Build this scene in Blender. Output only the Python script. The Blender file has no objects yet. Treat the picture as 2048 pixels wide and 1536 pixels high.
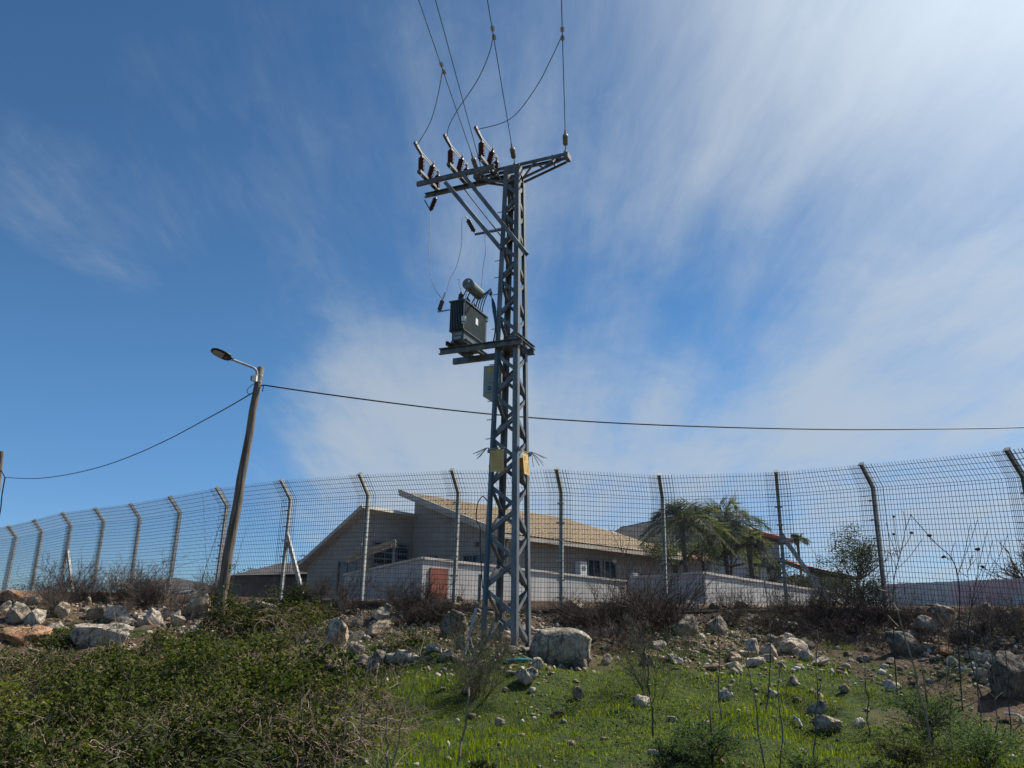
import bpy, math, random
import numpy as np
from mathutils import Vector

# ------------------------------------------------------------------ camera
EYE = 1.65
F_PX, PITCH, ROLL = 1538.0, math.radians(16.7), math.radians(1.0)
scene = bpy.context.scene
COL = scene.collection
cam_d = bpy.data.cameras.new('camera')
cam_d.sensor_fit = 'HORIZONTAL'
cam_d.sensor_width = 36.0
cam_d.lens = 36.0 * F_PX / 2048.0
cam_d.clip_start, cam_d.clip_end = 0.05, 4000.0
cam = bpy.data.objects.new('camera', cam_d)
COL.objects.link(cam)
cam.location = (0, 0, EYE)
scene.camera = cam


def ray(px, py):
    u, v = (px - 1024) / F_PX, (768 - py) / F_PX
    c, s = math.cos(ROLL), math.sin(ROLL)
    u, v = u * c - v * s, u * s + v * c
    return Vector((u, math.cos(PITCH) - v * math.sin(PITCH), math.sin(PITCH) + v * math.cos(PITCH)))


_r = ray(2024, 768) - ray(1024, 768)
_u = ray(1024, -232) - ray(1024, 768)
_r.normalize(); _u.normalize()
_f = _r.cross(_u)
from mathutils import Matrix
cam.rotation_euler = Matrix(((_r.x, _u.x, _f.x), (_r.y, _u.y, _f.y), (_r.z, _u.z, _f.z))).to_euler()

# ------------------------------------------------------------------ sun, sky, exposure
SUN_AZ, SUN_EL = math.radians(62), math.radians(48)      # azimuth clockwise from +Y
SUN_DIR = Vector((math.sin(SUN_AZ) * math.cos(SUN_EL), math.cos(SUN_AZ) * math.cos(SUN_EL), math.sin(SUN_EL)))
sun_d = bpy.data.lights.new('sun', 'SUN')
sun_d.energy, sun_d.angle, sun_d.color = 4.8, math.radians(0.55), (1.0, 0.94, 0.83)
sun = bpy.data.objects.new('sun', sun_d)
COL.objects.link(sun)
sun.rotation_euler = SUN_DIR.to_track_quat('Z', 'Y').to_euler()

scene.view_settings.view_transform = 'Standard'
scene.view_settings.look = 'None'
scene.view_settings.exposure = 0.36
scene.view_settings.gamma = 1.0
scene.view_settings.use_curve_mapping = False
scene.cycles.use_denoising = True
scene.cycles.max_bounces = 6
scene.cycles.transparent_max_bounces = 6


class NT:
    """small helper round a node tree"""
    def __init__(self, nt):
        self.nt = nt

    def n(self, kind, **kw):
        nd = self.nt.nodes.new(kind)
        ins = kw.pop('ins', {})
        for k, v in kw.items():
            setattr(nd, k, v)
        for k, v in ins.items():
            s = nd.inputs[k]
            if hasattr(v, 'is_linked') or hasattr(v, 'links'):
                self.nt.links.new(v, s)
            else:
                s.default_value = v
        return nd

    def math(self, op, a, b=None, c=None, clamp=False):
        ins = {0: a}
        if b is not None: ins[1] = b
        if c is not None: ins[2] = c
        return self.n('ShaderNodeMath', operation=op, use_clamp=clamp, ins=ins).outputs[0]

    def vmath(self, op, a, b=None):
        ins = {0: a}
        if b is not None: ins[1] = b
        nd = self.n('ShaderNodeVectorMath', operation=op, ins=ins)
        return nd.outputs['Value'] if op in ('DOT_PRODUCT', 'LENGTH') else nd.outputs[0]

    def mix(self, fac, a, b, blend='MIX'):
        nd = self.n('ShaderNodeMix', data_type='RGBA', blend_type=blend)
        for k, v in ((0, fac), (6, a), (7, b)):
            s = nd.inputs[k]
            if hasattr(v, 'links'):
                self.nt.links.new(v, s)
            else:
                s.default_value = v if k == 0 or len(v) == 4 else (*v, 1)
        return nd.outputs[2]

    def ramp(self, fac, stops, interp='LINEAR'):
        nd = self.n('ShaderNodeValToRGB', ins={0: fac})
        cr = nd.color_ramp
        cr.interpolation = interp
        while len(cr.elements) < len(stops):
            cr.elements.new(0.5)
        for e, (p, c) in zip(cr.elements, stops):
            e.position = p
            e.color = c if len(c) == 4 else (*c, 1)
        return nd.outputs[0]

    def noise(self, vec, scale, detail=4, rough=0.55, out=0, dist=0.0):
        nd = self.n('ShaderNodeTexNoise', ins={'Scale': scale, 'Detail': detail, 'Roughness': rough, 'Distortion': dist})
        if vec is not None:
            self.nt.links.new(vec, nd.inputs['Vector'])
        return nd.outputs[out]

    def smooth(self, v, a, b, lo=0.0, hi=1.0):
        nd = self.n('ShaderNodeMapRange', interpolation_type='SMOOTHSTEP', clamp=True,
                    ins={0: v, 1: a, 2: b, 3: lo, 4: hi})
        return nd.outputs[0]


world = bpy.data.worlds.new('World')
scene.world = world
world.use_nodes = True
world.cycles.sampling_method = 'MANUAL'
world.cycles.sample_map_resolution = 512
W = NT(world.node_tree)
world.node_tree.nodes.clear()
sky = W.n('ShaderNodeTexSky', sky_type='NISHITA', sun_disc=False)
sky.sun_elevation = SUN_EL
sky.sun_rotation = SUN_AZ
sky.altitude, sky.air_density, sky.dust_density, sky.ozone_density = 2500, 1.0, 0.3, 3.0
SKY_STRENGTH = 0.085
dirn = W.n('ShaderNodeTexCoord').outputs['Generated']
sep = W.n('ShaderNodeSeparateXYZ', ins={0: dirn})
den = W.math('MAXIMUM', W.math('ADD', sep.outputs[2], 0.12), 0.06)
plane = W.n('ShaderNodeCombineXYZ', ins={0: W.math('DIVIDE', sep.outputs[0], den), 1: W.math('DIVIDE', sep.outputs[1], den), 2: 0.0}).outputs[0]


def warped(scale, amount, rot, stretch, loc):
    pm = W.n('ShaderNodeMapping', ins={'Vector': plane, 'Location': loc, 'Rotation': (0, 0, math.radians(rot)), 'Scale': stretch}).outputs[0]
    nd = W.vmath('SCALE', W.vmath('SUBTRACT', W.noise(pm, scale, 4, out=1), (0.5, 0.5, 0.5)))
    nd.node.inputs['Scale'].default_value = amount
    return W.vmath('ADD', pm, nd)


soft = warped(1.0, 0.7, -8, (1.0, 0.55, 1), (0.35, 0.1, 0))
streak = warped(0.9, 0.45, -10, (2.8, 0.36, 1), (1.7, 0.6, 0))
big = W.noise(soft, 1.15, 3, 0.5)
fine = W.noise(soft, 3.4, 8, 0.66)
hair = W.noise(streak, 1.3, 8, 0.62)
clo = W.math('ADD', W.math('MULTIPLY', big, 0.38), W.math('ADD', W.math('MULTIPLY', fine, 0.42), W.math('MULTIPLY', hair, 0.44)))
sdot = W.vmath('DOT_PRODUCT', dirn, tuple(SUN_DIR))


def bank(px, py, half_deg, amount):
    """a cloud bank round one direction of the sky"""
    d = ray(px, py).normalized()
    dd = W.vmath('DOT_PRODUCT', dirn, tuple(d))
    return W.smooth(dd, math.cos(math.radians(half_deg)), 1.0, 0.0, amount)


bias = W.smooth(sep.outputs[0], -0.45, 0.65, -0.02, 0.10)
for b in ((760, 880, 13, 0.15), (860, 890, 10, 0.10), (600, 780, 8, 0.06), (1150, 900, 14, 0.22), (900, 930, 14, 0.12), (1500, 200, 20, 0.09), (1950, 880, 18, 0.22), (1750, 400, 18, 0.02), (1500, 880, 10, 0.12),
          (200, 460, 8, 0.13), (420, 520, 9, 0.13), (60, 420, 7, 0.10), (620, 250, 16, 0.08), (300, 640, 14, -0.10), (120, 820, 20, -0.12), (1400, 660, 11, -0.06), (1240, 560, 16, 0.02), (1050, 700, 8, -0.05), (300, 100, 22, -0.05), (1080, 400, 10, 0.02)):
    bias = W.math('ADD', bias, bank(*b))
dens = W.smooth(W.math('ADD', clo, bias), 0.57, 1.06, 0.0, 0.80)
veil = W.smooth(sdot, 0.74, 1.0, 0.0, 0.85)                 # light scattered forward by the thin high cloud
dens = W.math('SUBTRACT', 1.0, W.math('MULTIPLY', W.math('SUBTRACT', 1.0, dens), W.math('SUBTRACT', 1.0, veil)))
glow = W.math('POWER', W.math('MAXIMUM', sdot, 0.0), 9.0)
cloud_val = W.math('MULTIPLY_ADD', glow, 6.5, 5.0)
cloud_col = W.n('ShaderNodeCombineColor', ins={0: W.math('MULTIPLY', cloud_val, 0.88), 1: W.math('MULTIPLY', cloud_val, 1.0), 2: W.math('MULTIPLY', cloud_val, 1.12)}).outputs[0]
low = W.smooth(sep.outputs[2], 0.0, 0.30, 1.0, 0.0)
sky_col = W.mix(1.0, sky.outputs[0], W.mix(low, (0.68, 1.02, 1.14), (0.56, 0.76, 0.98)), 'MULTIPLY')
col = W.mix(dens, sky_col, cloud_col)
bg = W.n('ShaderNodeBackground', ins={'Color': col, 'Strength': SKY_STRENGTH})
wo = W.n('ShaderNodeOutputWorld', ins={'Surface': bg.outputs[0]})

# ------------------------------------------------------------------ numeric noise and terrain
RNG = np.random.default_rng(7)
random.seed(7)
_tab = RNG.random((256, 256))


def vnoise(x, y):
    x, y = np.asarray(x, float), np.asarray(y, float)
    xi, yi = np.floor(x).astype(int), np.floor(y).astype(int)
    fx, fy = x - xi, y - yi
    fx, fy = fx * fx * (3 - 2 * fx), fy * fy * (3 - 2 * fy)
    t = lambda i, j: _tab[(i) & 255, (j) & 255]
    return (t(xi, yi) * (1 - fx) + t(xi + 1, yi) * fx) * (1 - fy) + (t(xi, yi + 1) * (1 - fx) + t(xi + 1, yi + 1) * fx) * fy


def fbm(x, y, sc, oc=4):
    s, a, tot = 0, 1.0, 0
    for k in range(oc):
        s = s + a * (vnoise(np.asarray(x) * sc * 2 ** k + 13.7 * k, np.asarray(y) * sc * 2 ** k + 5.1 * k) - 0.5)
        tot += a
        a *= 0.5
    return s / tot * 2


FENCE = [(-29.0, 40.7), (-26.7, 38.8), (-24.37, 36.9), (-22.07, 34.98), (-19.77, 33.06), (-17.51, 31.11), (-15.24, 29.18), (-12.96, 27.26), (-10.77, 25.22), (-8.55, 23.21),
         (-6.14, 21.44), (-3.73, 20.14), (-1.3, 18.87), (1.2, 18.21), (3.73, 18.92), (6.58, 18.87), (8.31, 17.6), (9.85, 14.6), (11.4, 11.9), (13.0, 9.3)]
FENCE_Z = [2.9, 2.92, 2.92, 2.93, 3.0, 3.08, 3.04, 3.0, 2.99, 2.98, 2.95, 2.94, 2.85, 2.80, 2.83, 2.93, 2.92, 2.68, 2.6, 2.5]   # height of the bend above the eye
_cx = np.array([-200, -30, -16, -11, -8, -6.14, -3.73, -1.3, 1.2, 3.73, 6.58, 8.31, 9.85, 11.4, 13, 30, 200.])
_cy = np.array([20, 19.5, 19.3, 19.7, 20.6, 21.0, 19.85, 18.58, 17.92, 18.62, 18.58, 17.3, 14.3, 11.6, 9, 6, 5.])
_pt = np.array([-400, -120, -60, -30, -0.62, -0.22, .5, 1, 2, 3.5, 5, 7, 9, 11, 14, 40, 400.])
_pz = np.array([-14, -5, -1.0, .2, .33, .06, -.02, -.1, -.32, -.6, -.85, -1.2, -1.48, -1.6, -1.65, -1.75, -6.])


def ground_z(x, y):
    x, y = np.asarray(x, float), np.asarray(y, float)
    t = np.interp(x, _cx, _cy) - y
    z = np.interp(t, _pt, _pz)
    rough = np.clip((t + 0.2) / 0.6, 0, 1) * np.clip((14 - t) / 6, 0.15, 1)
    left = np.clip((-6.5 - x) / 3, 0, 1) * np.exp(-((t - 1.2) / 2.2) ** 2)
    z = z + left * 0.10
    z = z + rough * (0.22 * fbm(x, y, 0.55) + 0.10 * fbm(x + 31, y, 2.3, 3))
    return z + EYE


def gz(x, y):
    return float(ground_z(x, y))


def at(px, py, y):
    r = ray(px, py)
    return Vector((0, 0, EYE)) + r * (y / r.y)


def hit(px, py, y0=5.0, y1=60.0):
    """where the line of sight of a photo point meets the ground"""
    r = ray(px, py)
    y = y0
    while y < y1:
        p = Vector((0, 0, EYE)) + r * (y / r.y)
        if p.z <= gz(p.x, p.y):
            return p
        y += 0.05
    return Vector((0, 0, EYE)) + r * (y1 / r.y)


def px_size(p):
    """metres that one photo pixel covers at p"""
    f = Vector((0, math.cos(PITCH), math.sin(PITCH)))
    return (p - Vector((0, 0, EYE))).dot(f) / F_PX


# ------------------------------------------------------------------ scene helpers
def link(o):
    COL.objects.link(o)
    return o


ORG = {}


def thing(name, label, cat, org, group=None):
    o = link(bpy.data.objects.new(name, None))
    o.empty_display_size = 0.2
    o.location = org
    ORG[o.name] = Vector(org)
    o['label'], o['category'] = label, cat
    if group: o['group'] = group
    return o


def tag(o, label, cat, group=None):
    o['label'], o['category'] = label, cat
    if group: o['group'] = group
    return o


class MB:
    def __init__(self):
        self.v, self.f, self.uvs = [], [], None

    def add(self, vs, fs):
        k = len(self.v)
        self.v.extend([tuple(p) for p in vs])
        self.f.extend([tuple(i + k for i in f) for f in fs])
        return self

    def box(self, c, a, b, d):
        c, a, b, d = Vector(c), Vector(a), Vector(b), Vector(d)
        vs = [c + a * i + b * j + d * k for k in (-1, 1) for j in (-1, 1) for i in (-1, 1)]
        fs = [(0, 2, 3, 1), (4, 5, 7, 6), (0, 1, 5, 4), (2, 6, 7, 3), (0, 4, 6, 2), (1, 3, 7, 5)]
        if a.cross(b).dot(d) < 0: fs = [f[::-1] for f in fs]
        return self.add(vs, fs)

    def extrude(self, poly, a, b, u, v, poly2=None):
        """a 2-D outline carried from a to b; u and v span its plane"""
        a, b, u, v = Vector(a), Vector(b), Vector(u), Vector(v)
        n = len(poly)
        q = poly2 or poly
        vs = [a + u * x + v * y for x, y in poly] + [b + u * x + v * y for x, y in q]
        fs = [(i, (i + 1) % n, n + (i + 1) % n, n + i) for i in range(n)]
        fs += [tuple(range(n - 1, -1, -1)), tuple(range(n, 2 * n))]
        return self.add(vs, fs)

    def beam(self, a, b, w, h, up=(0, 0, 1)):
        a, b = Vector(a), Vector(b)
        d = (b - a).normalized()
        s = d.cross(Vector(up))
        if s.length < 1e-4: s = d.cross(Vector((1, 0, 0)))
        s.normalize()
        t = s.cross(d).normalized()
        return self.box((a + b) / 2, s * w / 2, t * h / 2, (b - a) / 2)

    def tube(self, pts, r, n=5, cap=True):
        pts = [Vector(p) for p in pts]
        m = len(pts)
        rs = r if isinstance(r, (list, tuple)) else [r] * m
        k0 = len(self.v)
        ref = None
        for i, p in enumerate(pts):
            d = (pts[min(i + 1, m - 1)] - pts[max(i - 1, 0)])
            if d.length < 1e-9: d = Vector((0, 0, 1))
            d.normalize()
            if ref is None:
                ref = d.orthogonal().normalized()
            ref = (ref - d * ref.dot(d))
            if ref.length < 1e-6: ref = d.orthogonal()
            ref.normalize()
            w = d.cross(ref)
            for j in range(n):
                an = 2 * math.pi * j / n
                self.v.append(tuple(p + (ref * math.cos(an) + w * math.sin(an)) * rs[i]))
        for i in range(m - 1):
            for j in range(n):
                a0, a1 = k0 + i * n + j, k0 + i * n + (j + 1) % n
                self.f.append((a0, a1, a1 + n, a0 + n))
        if cap:
            self.f.append(tuple(k0 + j for j in range(n - 1, -1, -1)))
            self.f.append(tuple(k0 + (m - 1) * n + j for j in range(n)))
        return self

    def lathe(self, a, b, prof, n=12):
        """prof: (t along a-b, radius)"""
        a, b = Vector(a), Vector(b)
        pts = [a.lerp(b, t) for t, _ in prof]
        d = (b - a).normalized()
        ref = d.orthogonal().normalized()
        w = d.cross(ref)
        k0 = len(self.v)
        for p, (_, r) in zip(pts, prof):
            for j in range(n):
                an = 2 * math.pi * j / n
                self.v.append(tuple(p + (ref * math.cos(an) + w * math.sin(an)) * r))
        for i in range(len(prof) - 1):
            for j in range(n):
                a0, a1 = k0 + i * n + j, k0 + i * n + (j + 1) % n
                self.f.append((a0, a1, a1 + n, a0 + n))
        self.f.append(tuple(k0 + j for j in range(n - 1, -1, -1)))
        self.f.append(tuple(k0 + (len(prof) - 1) * n + j for j in range(n)))
        return self

    def build(self, name, mat, parent=None, org=None, smooth=False, kind=None):
        return make_obj(name, np.array(self.v, float), self.f, mat, parent, org, smooth, kind)


def make_obj(name, v, f, mat, parent=None, org=None, smooth=False, kind=None):
    if parent is not None:
        o0 = ORG[parent.name]
    elif org is not None:
        o0 = Vector(org)
    else:
        o0 = Vector(((v[:, 0].min() + v[:, 0].max()) / 2, (v[:, 1].min() + v[:, 1].max()) / 2, v[:, 2].min()))
    me = bpy.data.meshes.new(name)
    me.from_pydata((v - np.array(o0)).tolist(), [], f)
    me.materials.append(mat)
    if smooth:
        me.polygons.foreach_set('use_smooth', [True] * len(me.polygons))
    o = link(bpy.data.objects.new(name, me))
    if parent is not None:
        o.parent = parent
    else:
        o.location = o0
    ORG[o.name] = o0
    if kind: o['kind'] = kind
    return o


def np_mesh(name, verts, faces, mat, parent=None, org=(0, 0, 0), smooth=False, kind=None, attr=None):
    """quick mesh from arrays; faces is (n, 3) or (n, 4)"""
    o0 = ORG[parent.name] if parent is not None else Vector(org)
    verts = np.asarray(verts, np.float32) - np.array(o0, np.float32)
    faces = np.asarray(faces, np.int32)
    me = bpy.data.meshes.new(name)
    k = faces.shape[1]
    me.vertices.add(len(verts)); me.vertices.foreach_set('co', verts.ravel())
    me.loops.add(faces.size); me.loops.foreach_set('vertex_index', faces.ravel())
    me.polygons.add(len(faces)); me.polygons.foreach_set('loop_start', np.arange(0, faces.size, k, dtype=np.int32))
    if smooth: me.polygons.foreach_set('use_smooth', np.ones(len(faces), bool))
    me.update(calc_edges=True)
    if attr:
        for an, val in attr.items():
            a = me.attributes.new(an, 'FLOAT', 'POINT')
            a.data.foreach_set('value', np.asarray(val, np.float32))
    me.materials.append(mat)
    o = link(bpy.data.objects.new(name, me))
    if parent is not None: o.parent = parent
    else: o.location = o0
    ORG[o.name] = o0
    if kind: o['kind'] = kind
    return o


def copy_tree(o, parent=None):
    c = link(o.copy())
    c.parent = parent
    for ch in list(o.children):
        copy_tree(ch, c)
    return c

# ------------------------------------------------------------------ materials
MATS = {}


def mat(name):
    m = bpy.data.materials.new(name)
    m.use_nodes = True
    m.node_tree.nodes.clear()
    MATS[name] = m
    t = NT(m.node_tree)
    t.bsdf = t.n('ShaderNodeBsdfPrincipled')
    t.out = t.n('ShaderNodeOutputMaterial', ins={'Surface': t.bsdf.outputs[0]})
    t.obj = t.n('ShaderNodeTexCoord').outputs['Object']
    t.pos = t.n('ShaderNodeNewGeometry')
    return m, t


def setp(t, **kw):
    nm = {'color': 'Base Color', 'rough': 'Roughness', 'metal': 'Metallic', 'spec': 'Specular IOR Level'}
    for k, v in kw.items():
        s = t.bsdf.inputs[nm[k]]
        if hasattr(v, 'links'): t.nt.links.new(v, s)
        else: s.default_value = v if not isinstance(v, tuple) or len(v) == 4 else (*v, 1)


def bump(t, h, strength=0.4, dist=0.02):
    b = t.n('ShaderNodeBump', ins={'Strength': strength, 'Distance': dist, 'Height': h})
    t.nt.links.new(b.outputs[0], t.bsdf.inputs['Normal'])


def plain(name, c1, c2, scale=6.0, rough=0.7, metal=0.0, bmp=0.0, detail=5, spec=0.4, lo=0.35, hi=0.65, stretch=None, bdist=0.01):
    m, t = mat(name)
    vec = t.obj
    if stretch: vec = t.n('ShaderNodeMapping', ins={'Vector': vec, 'Scale': stretch}).outputs[0]
    nz = t.noise(vec, scale, detail, 0.6)
    setp(t, color=t.ramp(nz, [(lo, c1), (hi, c2)]), rough=rough, metal=metal, spec=spec)
    if bmp: bump(t, nz, bmp, bdist)
    return m


m, t = mat('galvanised')
gn = t.noise(t.n('ShaderNodeMapping', ins={'Vector': t.obj, 'Scale': (1, 1, 0.25)}).outputs[0], 7.0, 5, 0.65)
gs = t.noise(t.n('ShaderNodeMapping', ins={'Vector': t.obj, 'Scale': (9, 9, 0.5)}).outputs[0], 3.0, 4, 0.6)
gc = t.ramp(gn, [(0.3, (0.085, 0.096, 0.106)), (0.5, (0.14, 0.15, 0.158)), (0.7, (0.215, 0.225, 0.23))])
gc = t.mix(t.smooth(gs, 0.60, 0.74, 0.0, 0.55), gc, (0.15, 0.105, 0.07))
setp(t, color=gc, rough=t.smooth(gn, 0.3, 0.7, 0.6, 0.4), metal=0.15)
bump(t, gn, 0.1, 0.01)
plain('galvanised_old', (0.30, 0.31, 0.30), (0.52, 0.52, 0.49), 4.0, 0.6, 0.2, 0.08)
plain('dark_steel', (0.10, 0.115, 0.13), (0.18, 0.195, 0.21), 6.0, 0.55, 0.3)
plain('post_steel', (0.32, 0.315, 0.29), (0.58, 0.57, 0.53), 7.0, 0.65, 0.15, 0.1)
plain('fence_wire', (0.055, 0.062, 0.07), (0.12, 0.128, 0.135), 9.0, 0.55, 0.3)
plain('transformer_paint', (0.060, 0.078, 0.080), (0.10, 0.122, 0.122), 4.0, 0.45)
plain('conservator_paint', (0.125, 0.155, 0.152), (0.185, 0.215, 0.208), 4.0, 0.4)
plain('cabinet_paint', (0.27, 0.31, 0.285), (0.36, 0.395, 0.36), 3.0, 0.5)
plain('white_plastic', (0.70, 0.72, 0.72), (0.80, 0.81, 0.80), 3.0, 0.4)
plain('red_polymer', (0.055, 0.010, 0.014), (0.085, 0.016, 0.02), 8.0, 0.4)
plain('brown_porcelain', (0.030, 0.026, 0.026), (0.06, 0.05, 0.045), 8.0, 0.3)
plain('grey_polymer', (0.15, 0.155, 0.14), (0.23, 0.235, 0.21), 8.0, 0.45)
plain('conductor', (0.11, 0.115, 0.12), (0.20, 0.205, 0.21), 8.0, 0.5, 0.4)
plain('black_cable', (0.018, 0.02, 0.024), (0.035, 0.038, 0.045), 8.0, 0.6)
plain('blue_cable', (0.015, 0.07, 0.12), (0.025, 0.11, 0.17), 8.0, 0.5)
plain('teal_pipe', (0.01, 0.16, 0.19), (0.02, 0.24, 0.27), 8.0, 0.5)
plain('sign_yellow', (0.60, 0.40, 0.13), (0.68, 0.46, 0.17), 5.0, 0.55)
plain('sign_orange', (0.52, 0.25, 0.02), (0.60, 0.31, 0.03), 5.0, 0.55)
plain('sign_print', (0.36, 0.22, 0.06), (0.42, 0.27, 0.08), 5.0, 0.6)
plain('sign_dark', (0.05, 0.04, 0.03), (0.08, 0.06, 0.04), 5.0, 0.6)
plain('letter_white', (0.55, 0.6, 0.6), (0.65, 0.7, 0.7), 20.0, 0.6)
plain('sticker_yellow', (0.55, 0.38, 0.04), (0.62, 0.44, 0.06), 5.0, 0.55)
plain('lamp_housing', (0.020, 0.024, 0.032), (0.04, 0.046, 0.055), 4.0, 0.45)
plain('lamp_lens', (0.30, 0.31, 0.30), (0.42, 0.42, 0.40), 40.0, 0.25)
plain('weathered_wood', (0.06, 0.046, 0.035), (0.24, 0.20, 0.155), 5.0, 0.85, 0, 0.8, stretch=(5, 5, 0.35), bdist=0.02, lo=0.3, hi=0.7)
plain('concrete', (0.14, 0.13, 0.115), (0.30, 0.285, 0.26), 5.0, 0.9, 0, 0.3)
plain('footing_concrete', (0.035, 0.024, 0.019), (0.095, 0.065, 0.05), 3.0, 0.95, 0, 0.6, stretch=(1, 1, 0.5))
plain('white_plaster', (0.37, 0.36, 0.345), (0.54, 0.525, 0.50), 3.5, 0.9, 0, 0.2, lo=0.25, hi=0.70, stretch=(2, 2, 0.22))
plain('coping', (0.50, 0.45, 0.38), (0.62, 0.56, 0.48), 4.0, 0.9)
plain('red_door_paint', (0.20, 0.058, 0.036), (0.32, 0.10, 0.058), 5.0, 0.7, stretch=(3, 3, 0.5), lo=0.25, hi=0.75)
plain('house_trim', (0.42, 0.38, 0.32), (0.52, 0.47, 0.40), 3.0, 0.85)
plain('grey_render', (0.30, 0.30, 0.31), (0.40, 0.40, 0.40), 1.5, 0.9)
plain('dark_render', (0.07, 0.068, 0.068), (0.13, 0.125, 0.12), 1.5, 0.9)
plain('dark_roof', (0.055, 0.05, 0.048), (0.10, 0.09, 0.085), 3, 0.9)
plain('metal_frame', (0.16, 0.165, 0.17), (0.24, 0.245, 0.25), 4, 0.5, 0.2)
plain('pergola_wood', (0.30, 0.22, 0.14), (0.42, 0.31, 0.20), 4, 0.8)
m, t = mat('rusty_panel')
pn = t.noise(t.n('ShaderNodeMapping', ins={'Vector': t.obj, 'Scale': (1, 1, 0.5)}).outputs[0], 0.9, 4)
pc = t.mix(t.smooth(t.noise(t.obj, 0.55, 2), 0.46, 0.60), t.ramp(pn, [(0.35, (0.62, 0.61, 0.59)), (0.65, (0.76, 0.74, 0.70))]), t.ramp(pn, [(0.35, (0.62, 0.42, 0.40)), (0.65, (0.72, 0.56, 0.54))]))
setp(t, color=pc, rough=0.8)
plain('rust_paint', (0.30, 0.13, 0.12), (0.38, 0.20, 0.18), 1.5, 0.85)

m, t = mat('window_glass')
setp(t, color=(0.02, 0.025, 0.03), rough=0.08, spec=0.6)

m, t = mat('house_stone')
br = t.n('ShaderNodeTexBrick', ins={'Vector': t.n('ShaderNodeMapping', ins={'Vector': t.obj, 'Rotation': (math.pi / 2, 0, 0)}).outputs[0], 'Scale': 1.0, 'Mortar Size': 0.012,
                                    'Brick Width': 0.6, 'Row Height': 0.28, 'Color1': (0.29, 0.255, 0.21, 1), 'Color2': (0.36, 0.315, 0.26, 1), 'Mortar': (0.285, 0.25, 0.21, 1)})
nz = t.noise(t.obj, 7, 5)
setp(t, color=t.mix(0.25, br.outputs[0], t.ramp(nz, [(0.3, (0.25, 0.22, 0.18)), (0.7, (0.45, 0.40, 0.33))])), rough=0.9)
bump(t, t.math('ADD', br.outputs[1], t.math('MULTIPLY', nz, -0.5)), -0.3, 0.02)


def tile_mat(name, c1, c2, c3):
    m, t = mat(name)
    isl = t.pos.outputs['Random Per Island']
    nz = t.noise(t.obj, 2.5, 5)
    base = t.ramp(t.math('ADD', t.math('MULTIPLY', isl, 0.6), t.math('MULTIPLY', nz, 0.4)), [(0.2, c1), (0.5, c2), (0.8, c3)])
    setp(t, color=base, rough=0.85)
    bump(t, t.noise(t.obj, 30, 3), 0.2, 0.01)


tile_mat('sand_tile', (0.27, 0.195, 0.115), (0.30, 0.22, 0.13), (0.335, 0.245, 0.15))
tile_mat('red_tile', (0.33, 0.10, 0.06), (0.42, 0.14, 0.085), (0.50, 0.20, 0.13))

# ground: soil, thin moss and a green flush where the vertex attribute says grass grows
m, t = mat('ground_soil')
att = t.n('ShaderNodeAttribute', attribute_name='green').outputs['Fac']
n1, n2, n3 = t.noise(t.obj, 1.3, 5), t.noise(t.obj, 9, 6, 0.65), t.noise(t.obj, 45, 4, 0.6)
soil = t.ramp(t.math('ADD', t.math('MULTIPLY', n1, 0.5), t.math('MULTIPLY', n2, 0.5)), [(0.3, (0.045, 0.028, 0.018)), (0.48, (0.105, 0.066, 0.043)), (0.62, (0.18, 0.125, 0.085)), (0.75, (0.30, 0.24, 0.185))])
soil = t.mix(t.smooth(n3, 0.55, 0.75, 0, 0.5), soil, (0.40, 0.35, 0.29))
moss = t.ramp(n2, [(0.3, (0.022, 0.035, 0.010)), (0.6, (0.055, 0.080, 0.020)), (0.8, (0.10, 0.105, 0.035))])
gm = t.smooth(t.math('ADD', att, t.math('MULTIPLY', t.math('SUBTRACT', n2, 0.5), 0.9)), 0.35, 0.65)
setp(t, color=t.mix(gm, soil, moss), rough=0.95, spec=0.2)
bump(t, t.math('ADD', n2, t.math('MULTIPLY', n3, 0.5)), 0.9, 0.05)


def leaf_mat(name, stops, trans=0.35, rough=0.75, tint=1.35, patch=None):
    m, t = mat(name)
    isl = t.pos.outputs['Random Per Island']
    c = t.ramp(isl, stops)
    if patch:
        c = t.mix(t.smooth(t.noise(t.obj, 0.9, 4, 0.6), 0.48, 0.62, 0.0, 0.55), c, patch)
    ob = t.n('ShaderNodeObjectInfo').outputs['Random']
    c = t.mix(1.0, c, t.ramp(ob, [(0.0, (0.55, 0.56, 0.58)), (0.5, (0.86, 0.86, 0.86)), (1.0, (1.40, 1.28, 1.05))]), 'MULTIPLY')
    setp(t, color=c, rough=rough, spec=0.15)
    tl = t.n('ShaderNodeBsdfTranslucent', ins={'Color': t.mix(1.0, c, (1.25 * tint, 1.35 * tint, 0.7, 1), 'MULTIPLY')})
    mx = t.n('ShaderNodeMixShader', ins={0: trans, 1: t.bsdf.outputs[0], 2: tl.outputs[0]})
    t.nt.links.new(mx.outputs[0], t.out.inputs[0])


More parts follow.
